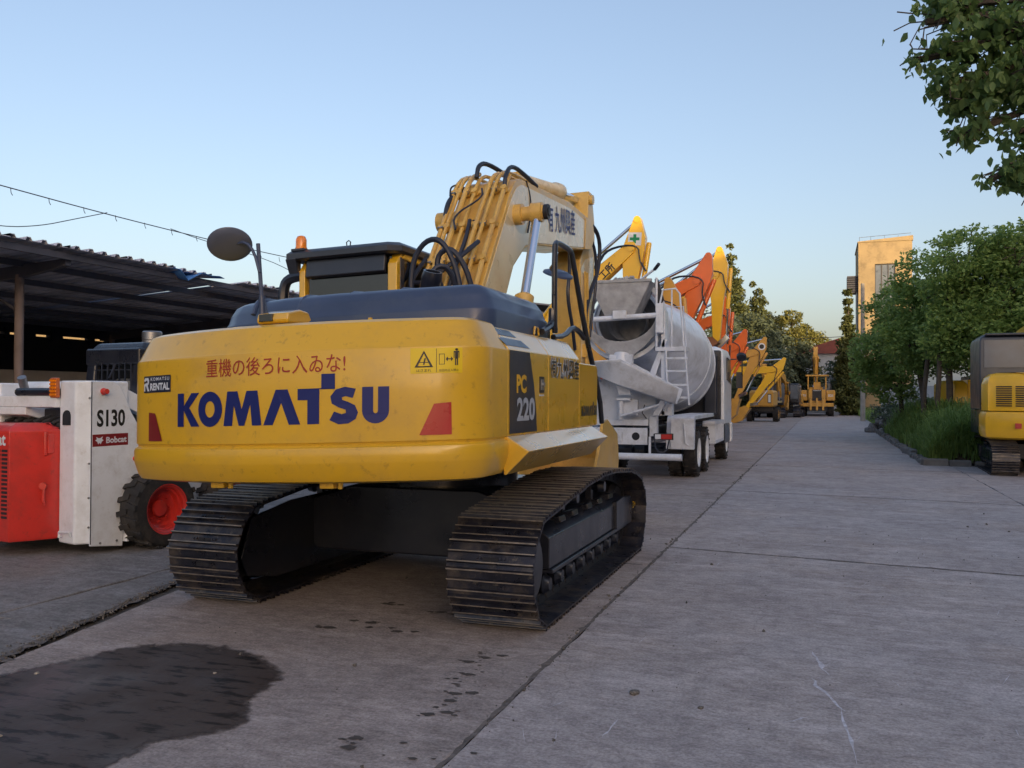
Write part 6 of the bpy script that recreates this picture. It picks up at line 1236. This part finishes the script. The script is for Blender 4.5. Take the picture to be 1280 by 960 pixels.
# far trees
def conifer(label, x, y, h, w, matn='leaf_far', n=14000, z0=1):
    bl = [(x+random.gauss(0, .06*w), y+random.gauss(0, .1*w), z0+(h-z0)*k/13, max(.35, w*(1-k/13.5)**.8*random.uniform(.85, 1.1))) for k in range(14)]
    t = thing('conifer', label, 'tree', (x, y, 0)); q = MB(); q.cyl((0, 0, 0), (0, 0, h*.93), .28, .05, n=8); q.build('trunk', 'bark', t)
    inst('crown', leaf_mesh('crown', blob_points([(a-x, b-y, c, r) for a, b, c, r in bl], n, .22, .5, nclump=34), .42, matn, droop=.5, aspect=.5, shape='quad'), t); return t
conifer('tall pointed conifer behind the bright yellow excavator arm', -9.0, 92, 17.0, 3.4, n=30000)
conifer('shorter pointed conifer to the right of the tallest one', -6.9, 96, 13.6, 2.9, n=24000)
conifer('slim conifer at the left side of the tower', 2.1, 86, 11.2, 1.25, n=14000)
conifer('small conifer tip showing over the warehouse roof', -17.5, 66, 9.6, 1.5, n=5000)
FG = 'dark broadleaf trees massed at the far left end of the road'
tree('broadleaf_tree', 'dark tree at the left of the mass behind the orange arms', (-9, 74, 0), [(-9.5, 74, 6, 3.2), (-8.0, 73, 3.6, 3.0), (-11, 74, 4, 3)], 9000, .4, 'leaf_dark', .25, FG)
tree('broadleaf_tree', 'dark tree rising in the middle of the mass above the lowered arms', (-6.2, 80, 0), [(-6.6, 80, 6.6, 2.6), (-5.4, 79, 4.2, 2.6), (-7.2, 80, 3.8, 2.4)], 11000, .36, 'leaf_dark', .25, FG)
tree('broadleaf_tree', 'dark tree at the right of the mass next to the wheel loader', (-3.4, 86, 0), [(-3.6, 86, 5.2, 2.4), (-2.2, 86, 3.8, 2.0), (-4.6, 86, 3.6, 2.2), (-1.4, 87, 2.6, 1.6)], 11000, .36, 'leaf_dark', .22, FG)
leafmat('leaf_pale', (.14, .15, .04), (.26, .25, .07))
PG = 'pale sunlit trees behind the dark ones'
for lab, x, y, bl in (('pale yellow-green tree at the left, rising behind the dark mass', -7.4, 114, [(-7.6, 114, 10.4, 2.3), (-9.3, 114, 9.2, 2.2), (-6.2, 114, 8.0, 2.2)]),
                      ('pale yellow-green feathery tree in the middle with the highest tips', -4.0, 116, [(-4.2, 116, 10.0, 2.3), (-5.0, 116, 8.2, 2.2), (-2.6, 116, 8.8, 2.0), (-3.8, 116, 11.6, 1.2)]),
                      ('pale yellow-green tree at the right, lowest towards the white shed', -1.0, 117, [(-1.2, 117, 8.2, 1.9), (.2, 117, 6.6, 1.5), (-2.4, 117, 6.0, 2.2)])):
    tree('broadleaf_tree', lab, (x, y, 0), bl, 8000, .42, 'leaf_pale', .2, PG, th=4, aspect=.35)

# ================================================================== buildings on the right and at the end
TW = thing('tower', 'square concrete tower glowing golden in the last sun behind the right-hand trees', 'tower', (5.4, 94, 0))
q = MB(); W0, W1 = -2.3, 2.4
for a, b in (((W0, -4, 0), (-.85, 4, 16.4)), ((.95, -4, 0), (W1, 4, 16.4)), ((-.85, -4, 14.3), (.95, 4, 16.4)), ((-.85, -4, 0), (.95, 4, 9.2))): q.box(a, b)
q.build('wall', 'tower_plaster', TW)
q = MB(); q.prism([(W0-.08, 16.4), (W1+.08, 16.4), (W1+.08, 16.85), (W0-.08, 16.5)], 'y', -4.08, 4.05); q.build('parapet', 'tower_plaster', TW)
wf = MB(); wf.box((-.85, -3.9, 9.2), (.95, -3.8, 9.3)); wf.box((-.85, -3.9, 14.2), (.95, -3.8, 14.3))
wf = wf.build('window', 'frame_dark', TW)
for x in (-.82, -.25, .32, .9): q = MB(); q.box((x-.04, -3.92, 9.2), (x+.04, -3.82, 14.3)); q.build('mullion', 'frame_dark', wf)
for x0, x1 in ((-.78, -.29), (-.21, .28), (.36, .86)): q = MB(); q.box((x0, -3.87, 9.3), (x1, -3.85, 14.2)); q.build('pane', 'glass_grey', wf)
for x in (W0+.1, -1.2, 0, 1.2, W1-.1): q = MB(); q.cyl((x, -3.9, 16.5), (x, -3.9, 16.95), .02, n=6); q.build('rail_post', 'grey_metal', TW)
q = MB(); q.cyl((W0+.1, -3.9, 16.9), (W1-.1, -3.9, 17.1), .02, n=6); q.build('rail', 'grey_metal', TW)
q = MB(); q.box((-3.3, -3.6, 11.7), (-2.32, -1.5, 13.3)); q.build('side_box', 'shed_steel', TW)
for k in range(7): q = MB(); q.box((-3.32, -3.66, 11.8+.21*k), (-2.34, -3.6, 11.9+.21*k)); q.build('box_slat', 'shed_dark', TW, bevel=0)
for y in (-3.4, -2.6): q = MB(); q.cyl((-2.42, y, 0), (-2.42, y, 11.7), .09, n=8); q.build('downpipe', 'wall_grey', TW)
HB = thing('house', 'pale rendered house with a sloping roof edge behind the trees at the right edge', 'house', (12.5, 44, -.7))
q = MB(); q.prism([(-4, 0), (5, 0), (5, 8.8), (.5, 12.9), (-4, 9.4)], 'y', 0, 9); q.build('wall', 'beige_wall', HB)
q = MB(); q.prism([(-4.5, 9.3), (.5, 13.2), (5.5, 8.7), (5.5, 8.45), (.5, 12.95), (-4.5, 9.05)], 'y', -.4, 9.4); q.build('roof', 'wall_grey', HB)
for x in (-2.8, .2, 3): 
    for z in (1.2, 4.6): q = MB(); q.box((x, -.03, z), (x+1.2, .05, z+1.4)); w_ = q.build('window', 'frame_dark', HB); q = MB(); q.box((x+.08, -.05, z+.08), (x+.56, -.03, z+1.32)); q.build('pane', 'glass_grey', w_); q = MB(); q.box((x+.64, -.05, z+.08), (x+1.12, -.03, z+1.32)); q.build('pane', 'glass_grey', w_)
# unseen blocks added out of view on the right to cast shade over the yard
for lab, x0, y0, y1, h in (('tall pale unseen block added beyond the right side to shade the yard', 38, -95, 27, 20.6), ('lower grey unseen block added farther along the right side for its shade', 40, 28, 62, 19)):
    B_ = thing('shade_block', lab, 'shade_block', (x0, (y0+y1)/2, 0)); hl = (y1-y0)/2
    q = MB(); q.box((0, -hl, 0), (16, hl, h-.6)); q.build('wall', 'wall_grey' if h < 19.5 else 'beige_wall', B_); q = MB(); q.box((-.2, -hl-.2, h-.6), (16.2, hl+.2, h)); q.build('parapet', 'wall_grey', B_)
    y = -hl+2
    while y < hl-3:
        for z in np.arange(2, h-3, 4): q = MB(); q.box((-.05, y, z), (.05, y+2.4, z+1.8)); q.build('window', 'glass_grey', B_)
        y += 5
WS = thing('white_shed', 'white walled shed with a low red roof behind the wheel loader', 'shed', (1.0, 106, 0))
q = MB(); q.box((-3.6, 0, 0), (3.4, 8, 6.6)); q.build('wall', 'wall_white', WS); q = MB(); q.prism([(-4, 6.6), (3.8, 6.6), (3.8, 6.75), (1.5, 8.6), (-4, 6.8)], 'y', -.4, 8.4); q.build('roof', 'roof_red', WS)
for x in (-2.6, -.6, 1.4): q = MB(); q.box((x, -.05, 2.6), (x+1.1, .0, 4.0)); w_ = q.build('window', 'frame_dark', WS); q = MB(); q.box((x+.1, -.08, 2.7), (x+1.0, -.05, 3.9)); q.build('pane', 'glass_grey', w_)
EW = thing('end_wall', 'grey plastered wall closing the far end of the road behind the machines', 'wall', (-3, 99, 0))
q = MB(); q.box((-14, 0, 0), (3.6, .3, 3.6)); q.build('wall_body', 'wall_grey', EW)
for i in range(9): q = MB(); q.box((-14+i*2.1, -.08, 0), (-13.75+i*2.1, 0, 3.75)); q.build('pier', 'wall_grey', EW)
GT = thing('sheet_fence', 'pale ribbed sheet fence at the right end of the road by the trees', 'fence', (2.0, 97, 0))
for i in range(14): q = MB(); q.box((i*.62-.1, 0, 0), (i*.62+.46, .05, 2.6+.03*(i % 3))); q.build('fence_sheet', 'wall_white', GT)
RW = thing('side_wall', 'white low wall seen between the tree trunks right of the road', 'wall', (5.0, 62, 0))
q = MB(); q.box((-1.5, 0, 0), (14, .25, 2.4)); q.build('wall_body', 'wall_white', RW)
tree('shrub', 'dark climbing shrub in front of the white shed', (1.6, 100, 0), [(1.4, 100, 4.6, 1.3), (2.2, 100, 3, 1.4), (2.9, 100, 5.6, .8), (1.0, 100, 2.6, .9)], 4000, .3, 'leaf_dark', .08, cat='shrub')
PO = MB(); PO.cyl((0, 0, 0), (0, 0, 9.6), .17, .12, n=10); po = PO.build('utility_pole', 'concrete_wall', None, loc=(2.55, 66, 0)); tag(po, 'slim concrete utility pole in front of the tower edge', 'pole')
cable([(-14, 92, 7.4), (-2, 91, 7.35), (2.4, 90, 7.5)], .03, 'faint cable crossing the sky left of the tower')

# ================================================================== excavators on the right
RX = thing('excavator', 'clean yellow excavator cut off by the right edge, dark cab, back to the camera', 'excavator', (4.62, 22.75, 0), R(-2))
SH2 = shoe_mesh(.52, .17, False); TP2 = [(1.35, .70), (.9, .74), (0, .76), (-.9, .73), (-1.3, .69)]
for k in (1, -1): add_track(RX, k, 1.88, .52, -1.45, 1.45, .35, .325, TP2, 42, SH2)
q = MB(); q.box((-.8, -.6, .3), (.8, .7, .65)); q.cyl((0, 0, .6), (0, 0, .84), .5, n=20); q.build('centre_frame', 'black_paint', RX, bevel=.02)
cr = [(2.12*math.sin(R(a)), -2.12*math.cos(R(a))) for a in range(-35, 36, 5)]
q = MB(); q.loft([(-1.36, -1.0), (-1.355, -1.5), (-1.31, -1.68)]+cr+[(1.31, -1.68), (1.355, -1.5), (1.36, -1.0)], [(.12, .78), (.03, .82), (0, .90), (0, 1.28), (.03, 1.36), (.1, 1.37)]); q.build('counterweight', 'bright_yellow', RX, smooth=35)
q = MB(); q.loft([(-1.33, -.6), (-1.33, -1.48), (-1.26, -1.66)]+[(x*.97, y*.965) for x, y in cr if x < -.45]+[(-.46, -1.96), (-.46, -.6)], [(0, 1.385), (0, 1.95), (.04, 2.08), (.14, 2.17), (.3, 2.20)]); q.build('engine_cover', 'bright_yellow', RX, smooth=35)
q = MB(); q.loft([(-.44, -.6), (-.44, -1.96)]+[(x*.97, y*.965) for x, y in cr if x > -.44]+[(1.26, -1.66), (1.33, -1.48), (1.33, -.6)], [(0, 1.385), (0, 2.05), (.04, 2.15), (.14, 2.22)]); q.build('engine_cover', 'bright_yellow', RX, smooth=35)
def arcy(x): return -math.sqrt(2.05**2-x*x)
for cx0, cx1 in ((-1.12, -.84), (-.78, -.52)):
    for k in range(10):
        q = MB(); z = 1.48+.045*k; q.add([(cx0, arcy(cx0)-.004-.02, z), (cx1, arcy(cx1)-.026, z), (cx1, arcy(cx1)-.026, z+.022), (cx0, arcy(cx0)-.024, z+.022)], [(0, 1, 2, 3)]); so = q.build('louvre', 'shed_dark', RX, smooth=None)
q = MB(); q.box((-.80, arcy(-.73)-.09, 1.02), (-.64, arcy(-.73)-.065, 1.13)); q.build('rear_reflector', 'reflector_red', RX)
print_on('maker_lettering', MAKER, lambda u, v: Vector((-.36+1.0*u, arcy(-.36+1.0*u)-.012, 1.70+.13*v)), 'decal_blue', RX)
q = MB(); q.box((-1.3, -1.3, .84), (1.3, 1.1, 1.385)); q.build('slew_deck', 'black_paint', RX, bevel=.02)
q = MB(); q.loft([(-1.36, -1.15), (-.30, -1.15), (-.30, .6), (-1.36, .6)], [(0, 1.39), (0, 2.9), (.03, 3.0), (.1, 3.04)]); cb = q.build('cab', 'cab_black', RX, bevel=.03)
q = MB(); q.box((-1.27, -1.17, 2.32), (-.40, -1.14, 2.92)); q.build('window', 'glass_grey', cb); q = MB(); q.box((-.32, -1.0, 2.2), (-.285, .5, 2.9)); q.build('window', 'glass_grey', cb)
q = MB(); q.box((-1.25, -1.2, 3.02), (-.2, .6, 3.07)); q.build('roof_plate', 'cab_black', cb, bevel=.02)
q = MB(); q.cyl((-.55, .2, 3.04), (-.55, .2, 3.14), .04, n=8); q.build('roof_hook', 'cab_black', RX)
q = MB(); q.prism([(.3, 1.4), (.6, 1.4), (1.6, 3.0), (3.4, 3.1), (3.4, 3.4), (1.3, 3.5), (.2, 1.9)], 'x', .0, .35); q.build('boom', 'bright_yellow', RX, bevel=.02)
R2 = gen_exc('excavator', 'yellow excavator half hidden behind the tree trunks', (6.75, 36.4, 0), R(-90), 1.14, 'bright_yellow', 30, -100, -60, cabm='cab_black', body='bright_yellow')
print_on('round_mark', poly_geo([[ell(.5, .5, .5, .5, 24)]]), planar((1.304, -1.62, 1.45), (0, .30, 0), (0, 0, .30)), 'blue_logo', R2)
